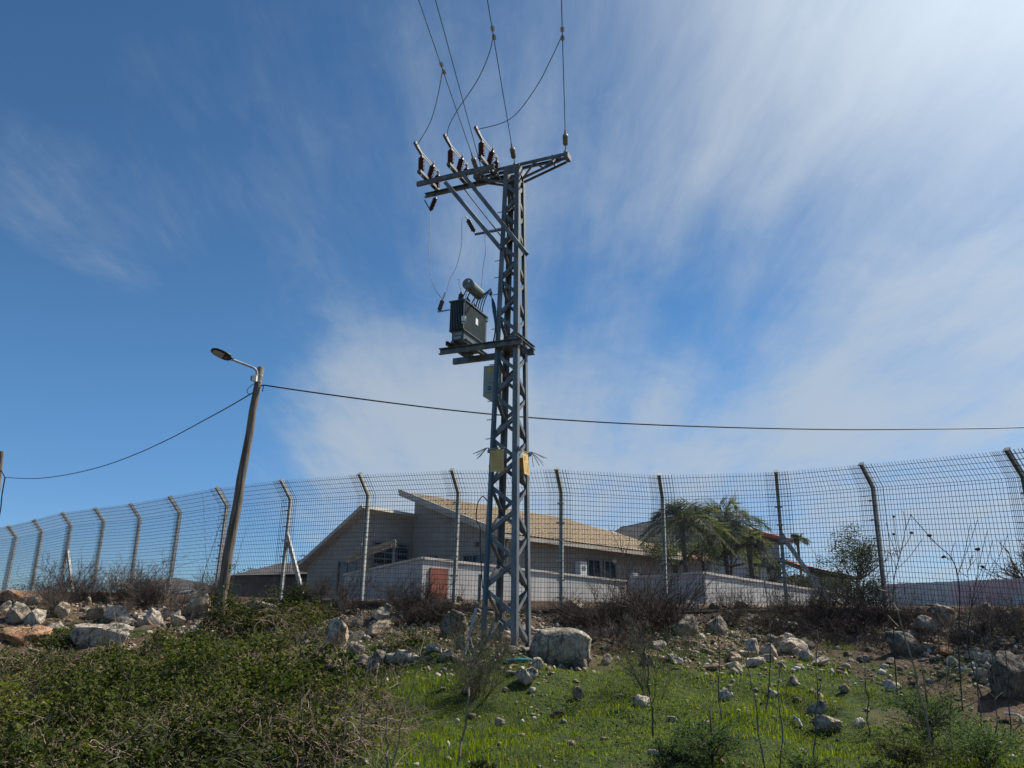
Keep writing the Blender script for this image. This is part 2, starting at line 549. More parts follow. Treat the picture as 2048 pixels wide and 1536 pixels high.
leaf_mat('bramble_leaf', [(0.0, (0.022, 0.032, 0.010)), (0.3, (0.042, 0.058, 0.015)), (0.6, (0.065, 0.085, 0.020)), (0.85, (0.105, 0.12, 0.032)), (0.93, (0.16, 0.15, 0.07)), (1.0, (0.22, 0.17, 0.11))], patch=(0.062, 0.085, 0.022))
leaf_mat('dry_leaf', [(0.0, (0.13, 0.095, 0.06)), (0.6, (0.22, 0.17, 0.11)), (1.0, (0.34, 0.28, 0.20))], 0.2)
leaf_mat('grass_blade', [(0.0, (0.055, 0.090, 0.010)), (0.5, (0.120, 0.175, 0.010)), (0.9, (0.19, 0.225, 0.016)), (1.0, (0.20, 0.19, 0.06))], 0.45, patch=(0.085, 0.085, 0.026))
leaf_mat('fennel_leaf', [(0.0, (0.035, 0.062, 0.030)), (0.6, (0.070, 0.110, 0.056)), (1.0, (0.13, 0.175, 0.105))], 0.35, 0.7)
leaf_mat('palm_leaf', [(0.0, (0.095, 0.115, 0.080)), (0.7, (0.15, 0.175, 0.12)), (1.0, (0.24, 0.24, 0.15))], 0.4, tint=0.95)
leaf_mat('olive_leaf', [(0.0, (0.035, 0.045, 0.026)), (0.7, (0.065, 0.080, 0.048)), (1.0, (0.12, 0.13, 0.09))], 0.25)
leaf_mat('dark_leaf', [(0.0, (0.024, 0.033, 0.018)), (0.7, (0.048, 0.062, 0.032)), (1.0, (0.085, 0.10, 0.052))], 0.3)
plain('dry_twig', (0.075, 0.058, 0.048), (0.17, 0.135, 0.11), 12, 0.85)
plain('dark_twig', (0.035, 0.026, 0.022), (0.085, 0.062, 0.052), 12, 0.85)
plain('straw_stem', (0.16, 0.115, 0.08), (0.30, 0.225, 0.16), 9, 0.8)
plain('green_twig', (0.045, 0.050, 0.028), (0.10, 0.095, 0.055), 12, 0.8)
plain('bark', (0.07, 0.055, 0.042), (0.17, 0.14, 0.11), 6, 0.9, 0, 0.5)
plain('seed_head', (0.035, 0.024, 0.018), (0.08, 0.06, 0.045), 30, 0.9)
plain('yellow_petal', (0.65, 0.5, 0.03), (0.75, 0.6, 0.05), 8, 0.6)


def rock_mat(name, dark, mid, light, stain):
    m, t = mat(name)
    n1, n2 = t.noise(t.obj, 2.6, 6, 0.62), t.noise(t.obj, 11, 6, 0.65)
    rnd = t.n('ShaderNodeObjectInfo').outputs['Random']
    v = t.math('ADD', t.math('MULTIPLY', n1, 0.55), t.math('MULTIPLY', n2, 0.45))
    v = t.math('ADD', v, t.math('MULTIPLY', t.math('SUBTRACT', rnd, 0.5), 0.20))
    c = t.ramp(v, [(0.32, dark), (0.46, mid), (0.60, light), (0.74, tuple(min(1, x * 1.12) for x in light))])
    pits = t.n('ShaderNodeTexVoronoi', feature='DISTANCE_TO_EDGE', ins={'Vector': t.vmath('ADD', t.obj, t.vmath('SCALE', t.noise(t.obj, 4, 3, out=1))), 'Scale': 3.2})
    crack = t.smooth(pits.outputs['Distance'], 0.0, 0.06, 0.65, 0.0)
    c = t.mix(crack, c, tuple(x * 0.45 for x in dark))
    c = t.mix(t.smooth(t.noise(t.obj, 1.7, 4), 0.5, 0.68, 0, 0.7), c, stain)
    drip = t.noise(t.n('ShaderNodeMapping', ins={'Vector': t.obj, 'Scale': (7, 7, 1.1)}).outputs[0], 1.6, 5, 0.6)
    c = t.mix(t.smooth(drip, 0.52, 0.66, 0, 0.75), c, tuple(x * 0.5 for x in dark))
    c = t.mix(t.smooth(drip, 0.44, 0.34, 0, 0.5), c, tuple(min(1, x * q) for x, q in zip(light, (1.18, 1.08, 0.95))))
    setp(t, color=c, rough=0.92, spec=0.2)
    bump(t, t.math('SUBTRACT', v, t.math('MULTIPLY', crack, 0.25)), 0.9, 0.07)


rock_mat('limestone', (0.13, 0.105, 0.08), (0.34, 0.29, 0.23), (0.54, 0.475, 0.385), (0.37, 0.27, 0.175))
rock_mat('tan_limestone', (0.15, 0.11, 0.075), (0.32, 0.245, 0.165), (0.50, 0.41, 0.30), (0.36, 0.20, 0.11))
rock_mat('orange_rock', (0.12, 0.07, 0.045), (0.30, 0.165, 0.09), (0.44, 0.30, 0.20), (0.34, 0.14, 0.06))
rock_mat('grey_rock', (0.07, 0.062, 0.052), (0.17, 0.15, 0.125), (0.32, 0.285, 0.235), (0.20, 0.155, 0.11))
M = MATS

# ------------------------------------------------------------------ ground
def axis(parts):
    out = []
    for a, b, s in parts:
        out += list(np.arange(a, b, s))
    return np.array(out + [parts[-1][1]])


gx = axis([(-600, -120, 60), (-120, -40, 10), (-40, -20, 1.0), (-20, 16, 0.14), (16, 30, 0.8), (30, 120, 10), (120, 600.1, 60)])
gy = axis([(-300, -60, 40), (-60, -6, 6), (-6, 6, 0.6), (6, 22.5, 0.12), (22.5, 45, 0.75), (45, 130, 6), (130, 900.1, 70)])
GX, GY = np.meshgrid(gx, gy)
GZ = ground_z(GX, GY)
nx, ny = len(gx), len(gy)


def green_amount(x, y):
    """how grassy the ground is, 0 to 1"""
    t_ = np.interp(x, _cx, _cy) - y
    g = np.clip((t_ - 2.2) / 3.4, 0, 1)
    g = g * np.clip((x + 4.5) / 2.5, 0.35, 1)
    g = g * np.clip(1.25 - np.clip((x - 4.2) / 2.6, 0, 1) * np.clip((t_ - 0) / 6, 0.5, 1), 0.2, 1)
    return np.clip(g * 0.95 + 0.75 * fbm(x, y, 0.8) + 0.10, 0, 1)


ii = np.arange(nx - 1)[None, :] + nx * np.arange(ny - 1)[:, None]
gf = np.stack([ii, ii + 1, ii + nx + 1, ii + nx], -1).reshape(-1, 4)
ground = np_mesh('ground', np.stack([GX, GY, GZ], -1).reshape(-1, 3), gf, M['ground_soil'], smooth=True, kind='structure',
                 attr={'green': green_amount(GX.ravel(), GY.ravel())})
ground['label'] = 'rocky grass slope rising to the fence'

# ------------------------------------------------------------------ security fence
fence = thing('security_fence', 'tall grey welded mesh security fence with bent posts along the bank', 'fence', (FENCE[12][0], FENCE[12][1], gz(*FENCE[12])))
FP = [Vector((x, y, 0)) for x, y in FENCE]
NF = len(FP)
POST = []
clip_mb = MB().box((0, 0, 0), (0.055, 0, 0), (0, 0.018, 0), (0, 0, 0.014))
clip_mesh = None
for i, p in enumerate(FP):
    a = (FP[min(i + 1, NF - 1)] - FP[max(i - 1, 0)]).normalized()
    nrm = Vector((a.y, -a.x, 0))                # outward, to the camera's side
    if nrm.dot(-p) < 0: nrm = -nrm
    if i in (13, 14, 15): nrm = Vector((-0.33, -0.94, 0)).normalized()
    bend = Vector((p.x, p.y, FENCE_Z[i] + EYE))
    base = Vector((p.x, p.y, FENCE_Z[i] + EYE - 2.68))
    bend = bend + a * random.uniform(-.035, .035) + nrm * random.uniform(-.03, .03) + Vector((0, 0, random.uniform(-.015, .015)))
    tip = bend + nrm * 0.40 + Vector((0, 0, 0.47))
    POST.append((base, bend, tip, a, nrm))
for i, (base, bend, tip, a, nrm) in enumerate(POST):
    if i < 1 or i > 18: continue
    mb = MB()
    w, th = 0.085, 0.012
    ang = [(-w / 2, 0), (w / 2, 0), (w / 2, w), (w / 2 - th, w), (w / 2 - th, th), (-w / 2, th)]
    inn = -nrm
    mb.extrude(ang, base, bend, a, inn)
    up2 = (tip - bend).normalized()
    inn2 = (inn - up2 * inn.dot(up2)).normalized()
    mb.extrude(ang, bend - up2 * 0.02, tip, a, inn2)
    mb.box(tip + up2 * 0.015 + inn2 * 0.04, a * 0.055, inn2 * 0.055, up2 * 0.012)
    po = mb.build('post', M['post_steel'], fence)
    for k in range(6):
        z = 0.25 + k * 0.43 + random.uniform(-.04, .04)
        c = base + Vector((0, 0, z)) + nrm * 0.022
        cb = MB().box(c, a * random.uniform(0.07, 0.10), nrm * 0.012, Vector((0, 0, 0.016)))
        cb.build('clip', M['galvanised_old'], po)


def wire(mb, a, b, r):
    a, b = Vector(a), Vector(b)
    d = (b - a).normalized()
    s = d.orthogonal().normalized() * r
    t_ = d.cross(s).normalized() * r
    k = len(mb.v)
    for p in (a, b):
        for q in (s, t_, -s, -t_):
            mb.v.append(tuple(p + q))
    for j in range(4):
        mb.f.append((k + j, k + (j + 1) % 4, k + 4 + (j + 1) % 4, k + 4 + j))


def mesh_panel(i, s0, s1, off, jitter=0.0):
    """welded wires from share s0 to s1 of bay i, set off metres in front of the posts"""
    A, B = POST[i], POST[i + 1]
    L = (B[0] - A[0]).length
    mb = MB()
    RV, RH = 0.0046, 0.0058

    def pt(s, h, arm):
        base, bend, tip = (A[k].lerp(B[k], s) for k in range(3))
        n_ = A[4].lerp(B[4], s).normalized() * off
        return (bend.lerp(tip, arm) if arm is not None else base.lerp(bend, h)) + n_
    nv = max(2, int(round((s1 - s0) * L / 0.076)))
    for k in range(nv + 1):
        s = s0 + (s1 - s0) * k / nv + (jitter + random.uniform(-.006, .006)) / L
        lo, mid, hi = pt(s, -0.02, None), pt(s, 1, None), pt(s, 0, 1.02)
        wire(mb, lo, mid, RV)
        wire(mb, mid, hi, RV)
    for k in range(24):
        h = (k + 0.4) / 24
        sg = random.uniform(-0.006, 0.002) + (random.uniform(-0.02, 0.0) if random.random() < 0.12 else 0)
        q = [pt(s0 + (s1 - s0) * f, h, None) + Vector((0, 0, sg * 4 * f * (1 - f) * L / 2.6)) for f in (0, 0.33, 0.67, 1)]
        for f in range(3):
            wire(mb, q[f], q[f + 1], RH)
    for k in range(5):
        wire(mb, pt(s0, 0, k / 4.6), pt(s1, 0, k / 4.6), RH)
    return mb


for i in range(NF - 1):
    mb = mesh_panel(i, 0.0, 1.0, 0.03)
    L = (POST[i + 1][0] - POST[i][0]).length
    for s0, s1 in ((0.0, 0.28 / L), (1 - 0.28 / L, 1.0)):
        m2 = mesh_panel(i, s0, s1, 0.055, 0.03)
        mb.add(m2.v, m2.f)
    mb.build('mesh_panel', M['fence_wire'], fence, kind='stuff')
for i, side, ln in ((10, 1, 0.70), (15, 1, 1.05), (5, 1, 0.8)):
    base, bend, tip, a, nrm = POST[i]
    top = base + Vector((0, 0, 1.75)) - nrm * 0.05
    foot = base + a * ln * side - nrm * 0.25 + Vector((0, 0, -0.02))
    MB().beam(top, foot, 0.09, 0.09).build('brace', M['post_steel'], fence)

# dark stained concrete footing under the fence
foot = thing('fence_footing', 'low brown stained concrete strip under the mesh fence', 'footing', (FENCE[12][0], FENCE[12][1], gz(*FENCE[12])))
for i in range(9, 18):
    A, B = FP[i], FP[i + 1]
    d = (B - A).normalized()
    n_ = Vector((d.y, -d.x, 0))
    if n_.dot(-A) < 0: n_ = -n_
    za, zb = POST[i][0].z + 0.02, POST[i + 1][0].z + 0.02
    mb = MB()
    a0, b0 = Vector((A.x, A.y, za - 0.33)) + n_ * 0.02 + d * 0.006, Vector((B.x, B.y, zb - 0.33)) + n_ * 0.02 - d * 0.006
    prof = [(-0.16, -0.15), (0.20, -0.15), (0.17, 0.28), (0.12, 0.33), (-0.16, 0.33)]
    mb.extrude(prof, a0, b0, n_, Vector((0, 0, 1)))
    mb.build('footing_block', M['footing_concrete'], foot)

# ------------------------------------------------------------------ lattice tower
AL = math.radians(24)
E1 = Vector((math.cos(AL), -math.sin(AL), 0))
E2 = Vector((math.sin(AL), math.cos(AL), 0))
ZU = Vector((0, 0, 1))
TC = at(1012, 1298, 14.7)
T0 = TC.z - 0.05
T1 = 9.28 + EYE
HB, HT = 0.355, 0.175


def tp(u, v, z):
    """tower frame to world; z is height above the eye"""
    return Vector((TC.x, TC.y, 0)) + E1 * u + E2 * v + ZU * (z + EYE)


def half(zw):
    return HB + (HT - HB) * (zw - T0) / (T1 - T0)


def corner(s1, s2, zw, inset=0.0):
    h = half(zw) - inset
    return Vector((TC.x, TC.y, zw)) + E1 * (s1 * h) + E2 * (s2 * h)


tower = thing('lattice_tower', 'grey galvanised steel lattice power tower standing on the rocky slope', 'tower', (TC.x, TC.y, T0))
for s1, s2 in ((1, -1), (-1, -1), (1, 1), (-1, 1)):
    w, th = 0.112, 0.014
    a, b = corner(s1, s2, T0 - 0.15), corner(s1, s2, T1)
    prof = [(0, 0), (w, 0), (w, th), (th, th), (th, w), (0, w)]
    prof2 = [(x * 0.92, y * 0.92) for x, y in prof]
    MB().extrude(prof, a, b, E1 * -s1, E2 * -s2, prof2).build('leg', M['galvanised'], tower)
zs, z, st = [], T0 + 0.12, 0.50
while z < T1 - 0.32:
    zs.append(z)
    z += st
    st *= 0.985
zs.append(T1 - 0.28)
for fi, (c1, c2, nrm) in enumerate((((-1, -1), (1, -1), -E2), ((1, -1), (1, 1), E1), ((1, 1), (-1, 1), E2), ((-1, 1), (-1, -1), -E1))):
    for k in range(len(zs) - 1):
        p, q = (c1, c2) if (k + fi) % 2 == 0 else (c2, c1)
        a, b = corner(*p, zs[k]), corner(*q, zs[k + 1])
        d = (b - a).normalized()
        a, b = a + d * 0.03, b - d * 0.03
        inn = -nrm
        off = inn * 0.020
        side = d.cross(nrm).normalized()
        if side.z < 0: side = -side
        w, th = 0.072, 0.009
        prof = [(-w / 2, 0), (w / 2, 0), (w / 2, th), (-w / 2 + th, th), (-w / 2 + th, w), (-w / 2, w)]
        MB().extrude(prof, a + off, b + off, side, inn).build('brace', M['galvanised'], tower)
    # solid plate at the head of each face
    a, b, c, d_ = corner(*c1, T1 - 0.20), corner(*c2, T1 - 0.20), corner(*c2, T1 + 0.01), corner(*c1, T1 + 0.01)
    o = nrm * 0.006
    MB().add([a + o, b + o, c + o, d_ + o, a - o, b - o, c - o, d_ - o], [(0, 1, 2, 3), (7, 6, 5, 4), (0, 4, 5, 1), (1, 5, 6, 2), (2, 6, 7, 3), (3, 7, 4, 0)]).build('head_plate', M['galvanised'], tower)
# step bolts on the left leg
for k in range(14):
    zw = T0 + 3.9 + k * 0.38
    c = corner(-1, -1, zw)
    MB().tube([c - E1 * 0.0, c - E1 * 0.10], 0.009, 5).build('step_bolt', M['galvanised'], tower)

CH = [(-0.035, -0.055), (0.035, -0.055), (0.035, -0.043), (-0.023, -0.043), (-0.023, 0.043), (0.035, 0.043), (0.035, 0.055), (-0.035, 0.055)]


def channel(a, b, name='beam', sc=1.0, flip=1, mt='galvanised', up=ZU, parent=None):
    a, b = Vector(a), Vector(b)
    d = (b - a).normalized()
    s = d.cross(up).normalized() * flip
    v = d.cross(s).normalized()
    pr = [(x * sc, y * sc) for x, y in CH]
    return MB().extrude(pr, a, b, s, v).build(name, M[mt], parent or tower)


# top crossarm, a truss through the tower head
ZA = 9.33
for v in (-0.075, 0.075):
    channel(tp(-0.95, v, ZA), tp(1.24, v, ZA), 'crossarm_chord', 0.55, 1 if v > 0 else -1)
    for sg, en in ((1, 1.17), (-1, -0.9)):
        channel(tp(sg * 0.19, v, ZA - 0.36), tp(en, v, ZA - 0.10), 'crossarm_strut', 0.42, 1)
        for k in range(2 if v < 0 else 0):
            u0, u1 = 0.24 + (abs(en) - 0.24) * k / 2, 0.24 + (abs(en) - 0.24) * (k + 0.55) / 2
            zlow = lambda u: ZA - 0.36 + 0.26 * (u - 0.19) / (abs(en) - 0.19)
            MB().beam(tp(sg * u0, v, zlow(u0)), tp(sg * u1, v, ZA - 0.03), 0.028, 0.035).build('crossarm_lattice', M['galvanised'], tower)
            MB().beam(tp(sg * u1, v, ZA - 0.03), tp(sg * (u0 + (abs(en) - 0.24) / 2), v, zlow(u0 + (abs(en) - 0.24) / 2)), 0.028, 0.035).build('crossarm_lattice', M['galvanised'], tower)
MB().box(tp(1.22, 0, ZA - 0.03), E1 * 0.045, E2 * 0.11, ZU * 0.065).build('end_plate', M['galvanised'], tower)
MB().box(tp(0.92, 0, ZA - 0.06), E1 * 0.015, E2 * 0.12, ZU * 0.09).build('batten', M['galvanised'], tower)
MB().box(tp(-0.88, 0, ZA - 0.05), E1 * 0.05, E2 * 0.15, ZU * 0.07).build('end_plate', M['galvanised'], tower)
# frame that carries the switches, with its two raking struts
ZS = 9.16
channel(tp(-2.17, -0.46, ZS), tp(-0.26, -0.46, ZS), 'switch_beam', 0.95, -1)
channel(tp(-2.25, 0.03, ZS), tp(-0.24, 0.03, ZS), 'switch_beam', 0.95, 1)
for v0, v1, u0, u1, z1 in ((-0.36, -0.20, -1.49, -0.17, 7.30), (-0.52, -0.265, -0.98, 0.42, 7.06)):
    channel(tp(u0, v0, ZS - 0.07), tp(u1, v1, z1), 'raking_strut', 1.2, -1, up=E2)
MB().tube([tp(-1.24, -0.05, ZS - 0.05), tp(-0.20, -0.12, 7.62)], 0.014, 5).build('operating_rod', M['galvanised'], tower)
# transformer platform
ZP = 5.16
channel(tp(-1.47, -0.345, ZP), tp(0.37, -0.345, ZP), 'platform_beam', 1.15, 1)
channel(tp(-1.50, 0.335, ZP), tp(0.37, 0.335, ZP), 'platform_beam', 1.15, -1)
for u in (-1.22, -0.80, 0.32):
    channel(tp(u, -0.50, ZP + 0.105), tp(u, 0.62 if u < 0 else 0.45, ZP + 0.105), 'platform_joist', 0.75, 1)
MB().box(tp(0.0, 0, ZP + 0.02), E1 * 0.26, E2 * 0.26, ZU * 0.012).build('platform_plate', M['dark_steel'], tower)
# arrester bracket
MB().beam(tp(-0.97, 0.10, 7.96), tp(-0.17, 0.20, 8.0), 0.04, 0.04).build('arrester_bracket', M['galvanised'], tower)
# concrete base
base = MB()
cz = TC.z
h = 0.56
pts = []
for k, (a, b) in enumerate(((-1, -1), (1, -1), (1, 1), (-1, 1))):
    pts.append(Vector((TC.x, TC.y, 0)) + E1 * a * h + E2 * b * h)
vs = [p + ZU * (cz - 0.5) for p in pts] + [p * 1.0 + ZU * (cz + 0.02 + 0.01 * k) for k, p in enumerate(pts)]
base.add(vs, [(3, 2, 1, 0), (4, 5, 6, 7), (0, 1, 5, 4), (1, 2, 6, 5), (2, 3, 7, 6), (3, 0, 4, 7)])
bo = base.build('tower_base', M['concrete'])
tag(bo, 'square concrete base block under the legs of the lattice tower', 'concrete base')


# ------------------------------------------------------------------ insulators and switches
def shed_profile(n, r0, r1, cap=0.08):
    pr = [(0, r0 * 0.8), (cap, r0 * 0.8)]
    for k in range(n):
        a = cap + (1 - 2 * cap) * k / n
        b = cap + (1 - 2 * cap) * (k + 1) / n
        pr += [(a, r0), (a + (b - a) * 0.25, r1), (a + (b - a) * 0.6, r1 * 0.97), (b - 0.001, r0)]
    return pr + [(1 - cap, r0 * 0.8), (1, r0 * 0.8)]


def smooth_pts(pts, n=6):
    pts = [Vector(p) for p in pts]
    out = []
    for i in range(len(pts) - 1):
        p0, p1, p2, p3 = pts[max(i - 1, 0)], pts[i], pts[i + 1], pts[min(i + 2, len(pts) - 1)]
        for k in range(n):
            t = k / n
            out.append(0.5 * ((2 * p1) + (p2 - p0) * t + (2 * p0 - 5 * p1 + 4 * p2 - p3) * t * t + (3 * p1 - p0 - 3 * p2 + p3) * t ** 3))
    return out + [pts[-1]]


def wire_px(a, mids, b, n=6):
    """a hanging wire from a to b through photo points at depths between theirs"""
    a, b = Vector(a), Vector(b)
    m_ = len(mids) + 1
    pts = [a] + [at(px, py, a.y + (b.y - a.y) * (i + 1) / m_) for i, (px, py) in enumerate(mids)] + [b]
    return smooth_pts(pts, n)


SW_TIP = []
for u, lab in ((-1.93, 'outermost on the far left end of its beams'), (-1.20, 'middle of the three on the steel beams'), (-0.46, 'nearest to the tower head')):
    sw = thing('disconnector_switch', 'dark red insulated disconnector switch, ' + lab, 'switch', tp(u, -0.2, ZS + 0.05), 'disconnector switches on the tower')
    for du in (-0.035, 0.035):
        MB().beam(tp(u + du, -0.80, ZS + 0.085), tp(u + du, 0.16, ZS + 0.085), 0.022, 0.06).build('base_rail', M['galvanised'], sw)
    prof = shed_profile(9, 0.046, 0.072)
    tops = []
    for (v0, v1, ub, ut, z0, z1) in ((-0.70, -0.74, 0, 0.01, 0.13, 0.47), (-0.36, -0.40, 0.00, 0.11, 0.10, 0.44), (-0.02, -0.06, 0.0, 0.05, 0.10, 0.40)):
        a, b = tp(u + ub, v0, ZS + z0), tp(u + ut, v1, ZS + z1)
        MB().lathe(a, b, prof, 12).build('insulator', M['red_polymer'], sw, smooth=True)
        ax = (b - a).normalized()
        MB().lathe(b, b + ax * 0.05, [(0, .03), (1, .026)], 8).build('cap', M['galvanised_old'], sw)
        MB().lathe(a - ax * 0.05, a, [(0, .035), (1, .035)], 8).build('foot', M['galvanised_old'], sw)
        tops.append(b + ax * 0.05)
    tip = tp(u - 0.01, -1.02, ZS + 0.68)
    mid = tops[0].lerp(tip, 0.45)
    MB().beam(tops[0] + ZU * 0.01, mid, 0.06, 0.05).build('jaw', M['dark_steel'], sw)
    MB().beam(mid, tip, 0.06, 0.07).build('contact', M['dark_steel'], sw)
    MB().beam(mid + ZU * 0.04, tip.lerp(mid, 0.3) + ZU * 0.055, 0.022, 0.03).build('contact_blade', M['galvanised_old'], sw)
    for du in (-0.022, 0.022):
        MB().beam(tops[0] + E1 * du + ZU * 0.03, tops[2] + E1 * du + ZU * 0.02, 0.012, 0.03).build('blade', M['galvanised'], sw)
    MB().tube([tops[2] - ZU * 0.05, tops[2] + ZU * 0.10], [0.016, 0.012], 6).build('terminal', M['galvanised_old'], sw)
    MB().tube([tops[1] - ZU * 0.02, tops[1] + ZU * 0.07], [0.014, 0.012], 6).build('terminal', M['galvanised_old'], sw)
    SW_TIP.append((tip, tops[2] + ZU * 0.06))
# a fourth insulator under the far end of the back beam
bi = thing('support_insulator', 'dark red insulator hanging tilted under the far end of the switch beam', 'insulator', tp(-2.12, 0.03, ZS - 0.3))
a, b = tp(-1.99, 0.08, ZS - 0.07), tp(-2.14, 0.12, ZS - 0.36)
MB().lathe(a, b, shed_profile(8, 0.038, 0.060), 12).build('insulator', M['red_polymer'], bi, smooth=True)
MB().beam(b, tp(-2.27, 0.06, ZS - 0.10), 0.05, 0.02).build('bracket', M['dark_steel'], bi)
BI = b

# strain insulators and line conductors
LINES = []
for k, (s, tail, up, X, lab, nm, vis) in enumerate((
        (tp(1.19, -0.02, ZA + 0.05), (1126, 292), (1125, 250), (1123, 0), 'right hand conductor running straight up from the tower arm end', 'rightmost', True),
        (tp(0.02, -0.02, ZA + 0.03), (1018, 312), (1013, 274), (976, 0), 'middle conductor running up from the head of the lattice tower', 'middle', True),
        (tp(-0.88, 0.02, ZA + 0.03), (925, 318), (921, 305), (840, 0), 'leftmost conductor running from the far crossarm end off the top', 'leftmost', False),
        (tp(-0.80, 0.10, ZA + 0.03), (928, 325), (924, 312), (873, 0), 'plain conductor without jumper just right of the leftmost line', 'second', False))):
    r = ray(*X)
    Xp = Vector((0, 0, EYE)) + r * ((s.z + 0.02 - EYE) / r.z)
    d = (Xp - s)
    dn = d.normalized()
    L0, L1 = (0.32, 0.66)
    if k < 3:
        ins = thing('strain_insulator', {0: 'grey strain insulator above the right tip of the crossarm', 1: 'grey strain insulator above the centre of the tower head', 2: 'grey strain insulator at the left crossarm end behind the switches'}[k],
                    'insulator', s, 'strain insulators on the crossarm')
        MB().tube([s, s + dn * L0], 0.011, 6).build('link_rod', M['galvanised_old'], ins)
        MB().lathe(s + dn * L0, s + dn * L1, [(0, .03), (.08, .055), (.2, .06), (.35, .055), (.5, .06), (.65, .055), (.8, .06), (.92, .055), (1, .03)], 10).build('insulator_body', M['grey_polymer'], ins, smooth=True)
        MB().lathe(s + dn * L1, s + dn * (L1 + 0.26), [(0, .026), (.5, .02), (1, .009)], 8).build('dead_end_clamp', M['galvanised_old'], ins)
        MB().box(s, E1 * 0.03, E2 * 0.05, ZU * 0.05).build('shackle', M['galvanised_old'], ins)
        start = s + dn * (L1 + 0.1)
    else:
        start = s
    n = 14
    pts = [start + (Xp - start) * (t * 6.0 / n) + ZU * (-0.012 * (t * 6.0 / n) * (6 - t * 6.0 / n)) for t in range(n + 1)]
    ln = MB().tube(pts, 0.0085, 6).build('power_line', M['conductor'], org=s)
    tag(ln, lab, 'power line', 'overhead conductors')
    LINES.append((start, Xp))


def on_line(k, px, py):
    r = ray(px, py)
    s, X = LINES[k]
    best = min((((s.lerp(X, t / 200) - Vector((0, 0, EYE))).normalized() - r.normalized()).length, t) for t in range(240))[1]
    return s.lerp(X, best / 200)


for k, clamp, mids, sw, lab in ((2, (876, 138), [(879, 175), (870, 215), (858, 250)], 0, 'left'), (1, (983, 66), [(979, 105), (955, 160), (915, 220), (898, 252)], 1, 'middle'),
                                (0, (1121, 66), [(1106, 110), (1070, 178), (1020, 238)], 2, 'right')):
    c = on_line(k, *clamp)
    end = SW_TIP[sw][0].lerp(SW_TIP[sw][1], 0.10)
    jp = thing('jumper_wire', {'left': 'short curved jumper wire to the outermost left switch', 'middle': 'curved jumper wire crossing down to the middle switch', 'right': 'long curved jumper wire to the switch nearest the tower'}[lab], 'wire', c, 'jumper wires to the switches')
    MB().tube(wire_px(c + Vector((0, 0, -0.02)), mids, end, 8), 0.0085, 6).build('wire_run', M['conductor'], jp)
    d = (LINES[k][1] - LINES[k][0]).normalized()
    for q in (-0.10, 0.10):
        MB().box(c + d * q - ZU * 0.012, d * 0.045, d.orthogonal().normalized() * 0.024, d.cross(d.orthogonal()).normalized() * 0.024).build('clamp', M['galvanised_old'], jp)

# ------------------------------------------------------------------ transformer
tr = thing('transformer', 'dark grey ribbed pole transformer with cylinder on top standing on platform beams', 'transformer', tp(-1.0, 0, ZP + 0.15))
U0, U1, V0, V1, Z0, Z1, ZR = -1.15, -0.82, -0.55, 0.52, ZP + 0.15, 6.13, 5.50
MB().box(tp((U0 + U1) / 2, (V0 + V1) / 2, (Z0 + ZR) / 2), E1 * 0.135, E2 * 0.46, ZU * (ZR - Z0) / 2).build('lower_tank', M['transformer_paint'], tr)
MB().box(tp((U0 + U1) / 2, (V0 + V1) / 2, (ZR + Z1) / 2), E1 * 0.125, E2 * 0.47, ZU * ((Z1 - ZR) / 2 - 0.002)).build('tank', M['transformer_paint'], tr)
MB().box(tp((U0 + U1) / 2, (V0 + V1) / 2, Z1 + 0.012), E1 * 0.19, E2 * 0.545, ZU * 0.014).build('lid', M['transformer_paint'], tr)
zc, hz_ = (ZR + Z1) / 2, (Z1 - ZR) / 2 - 0.02
for k in range(9):
    u = U0 + 0.015 + (U1 - U0 - 0.03) * k / 8
    for v, sv in ((V0 + 0.032, -1), (V1 - 0.032, 1)):
        MB().box(tp(u, v, zc), E1 * 0.007, E2 * 0.036, ZU * hz_).build('cooling_fin', M['transformer_paint'], tr)
for k in range(24):
    v = V0 + 0.075 + (V1 - V0 - 0.15) * k / 23
    for u in (U0 + 0.018, U1 - 0.018):
        MB().box(tp(u, v, zc), E1 * 0.022, E2 * 0.0065, ZU * hz_).build('cooling_fin', M['transformer_paint'], tr)
for u in (U0 + 0.002, U1 - 0.002):
    MB().box(tp(u, (V0 + V1) / 2, ZR + 0.005), E1 * 0.006, E2 * 0.54, ZU * 0.012).build('fin_rail', M['transformer_paint'], tr)
for u in (U0 + 0.04, U1 - 0.04):
    MB().box(tp(u, (V0 + V1) / 2, Z0 - 0.028), E1 * 0.035, E2 * 0.46, ZU * 0.025).build('skid', M['dark_steel'], tr)
ca, cb = tp(-0.80, -0.50, 6.52), tp(-0.80, 0.10, 6.50)
con = MB().lathe(ca, cb, [(0, 0.02), (0, .112), (.03, .12), (.97, .12), (1, .112), (1, .02)], 24).build('conservator', M['conservator_paint'], tr)
MB().lathe(ca + E1 * 0.05 - E2 * 0.006 + ZU * 0.03, ca + E1 * 0.05 - E2 * 0.02 + ZU * 0.03, [(0, .026), (1, .026)], 12).build('gauge', M['white_plastic'], con)
MB().box(ca - E1 * 0.05 - E2 * 0.008 - ZU * 0.01, E1 * 0.03, E2 * 0.006, ZU * 0.010).build('mark', M['dark_steel'], con)
for v in (-0.40, 0.0):
    for du in (-0.06, 0.06):
        MB().tube([tp(-0.80 + du, v, 6.43), tp(-0.93 + du, v - 0.02, Z1 + 0.02)], 0.014, 6).build('conservator_leg', M['transformer_paint'], tr)
MB().tube(smooth_pts([tp(-0.80, -0.46, 6.40), tp(-0.79, -0.56, 6.2), tp(-0.795, -0.585, 5.95), tp(-0.795, -0.585, 5.75)]), 0.010, 6).build('breather_pipe', M['galvanised_old'], tr)
bp = tp(-0.795, -0.60, 5.76)
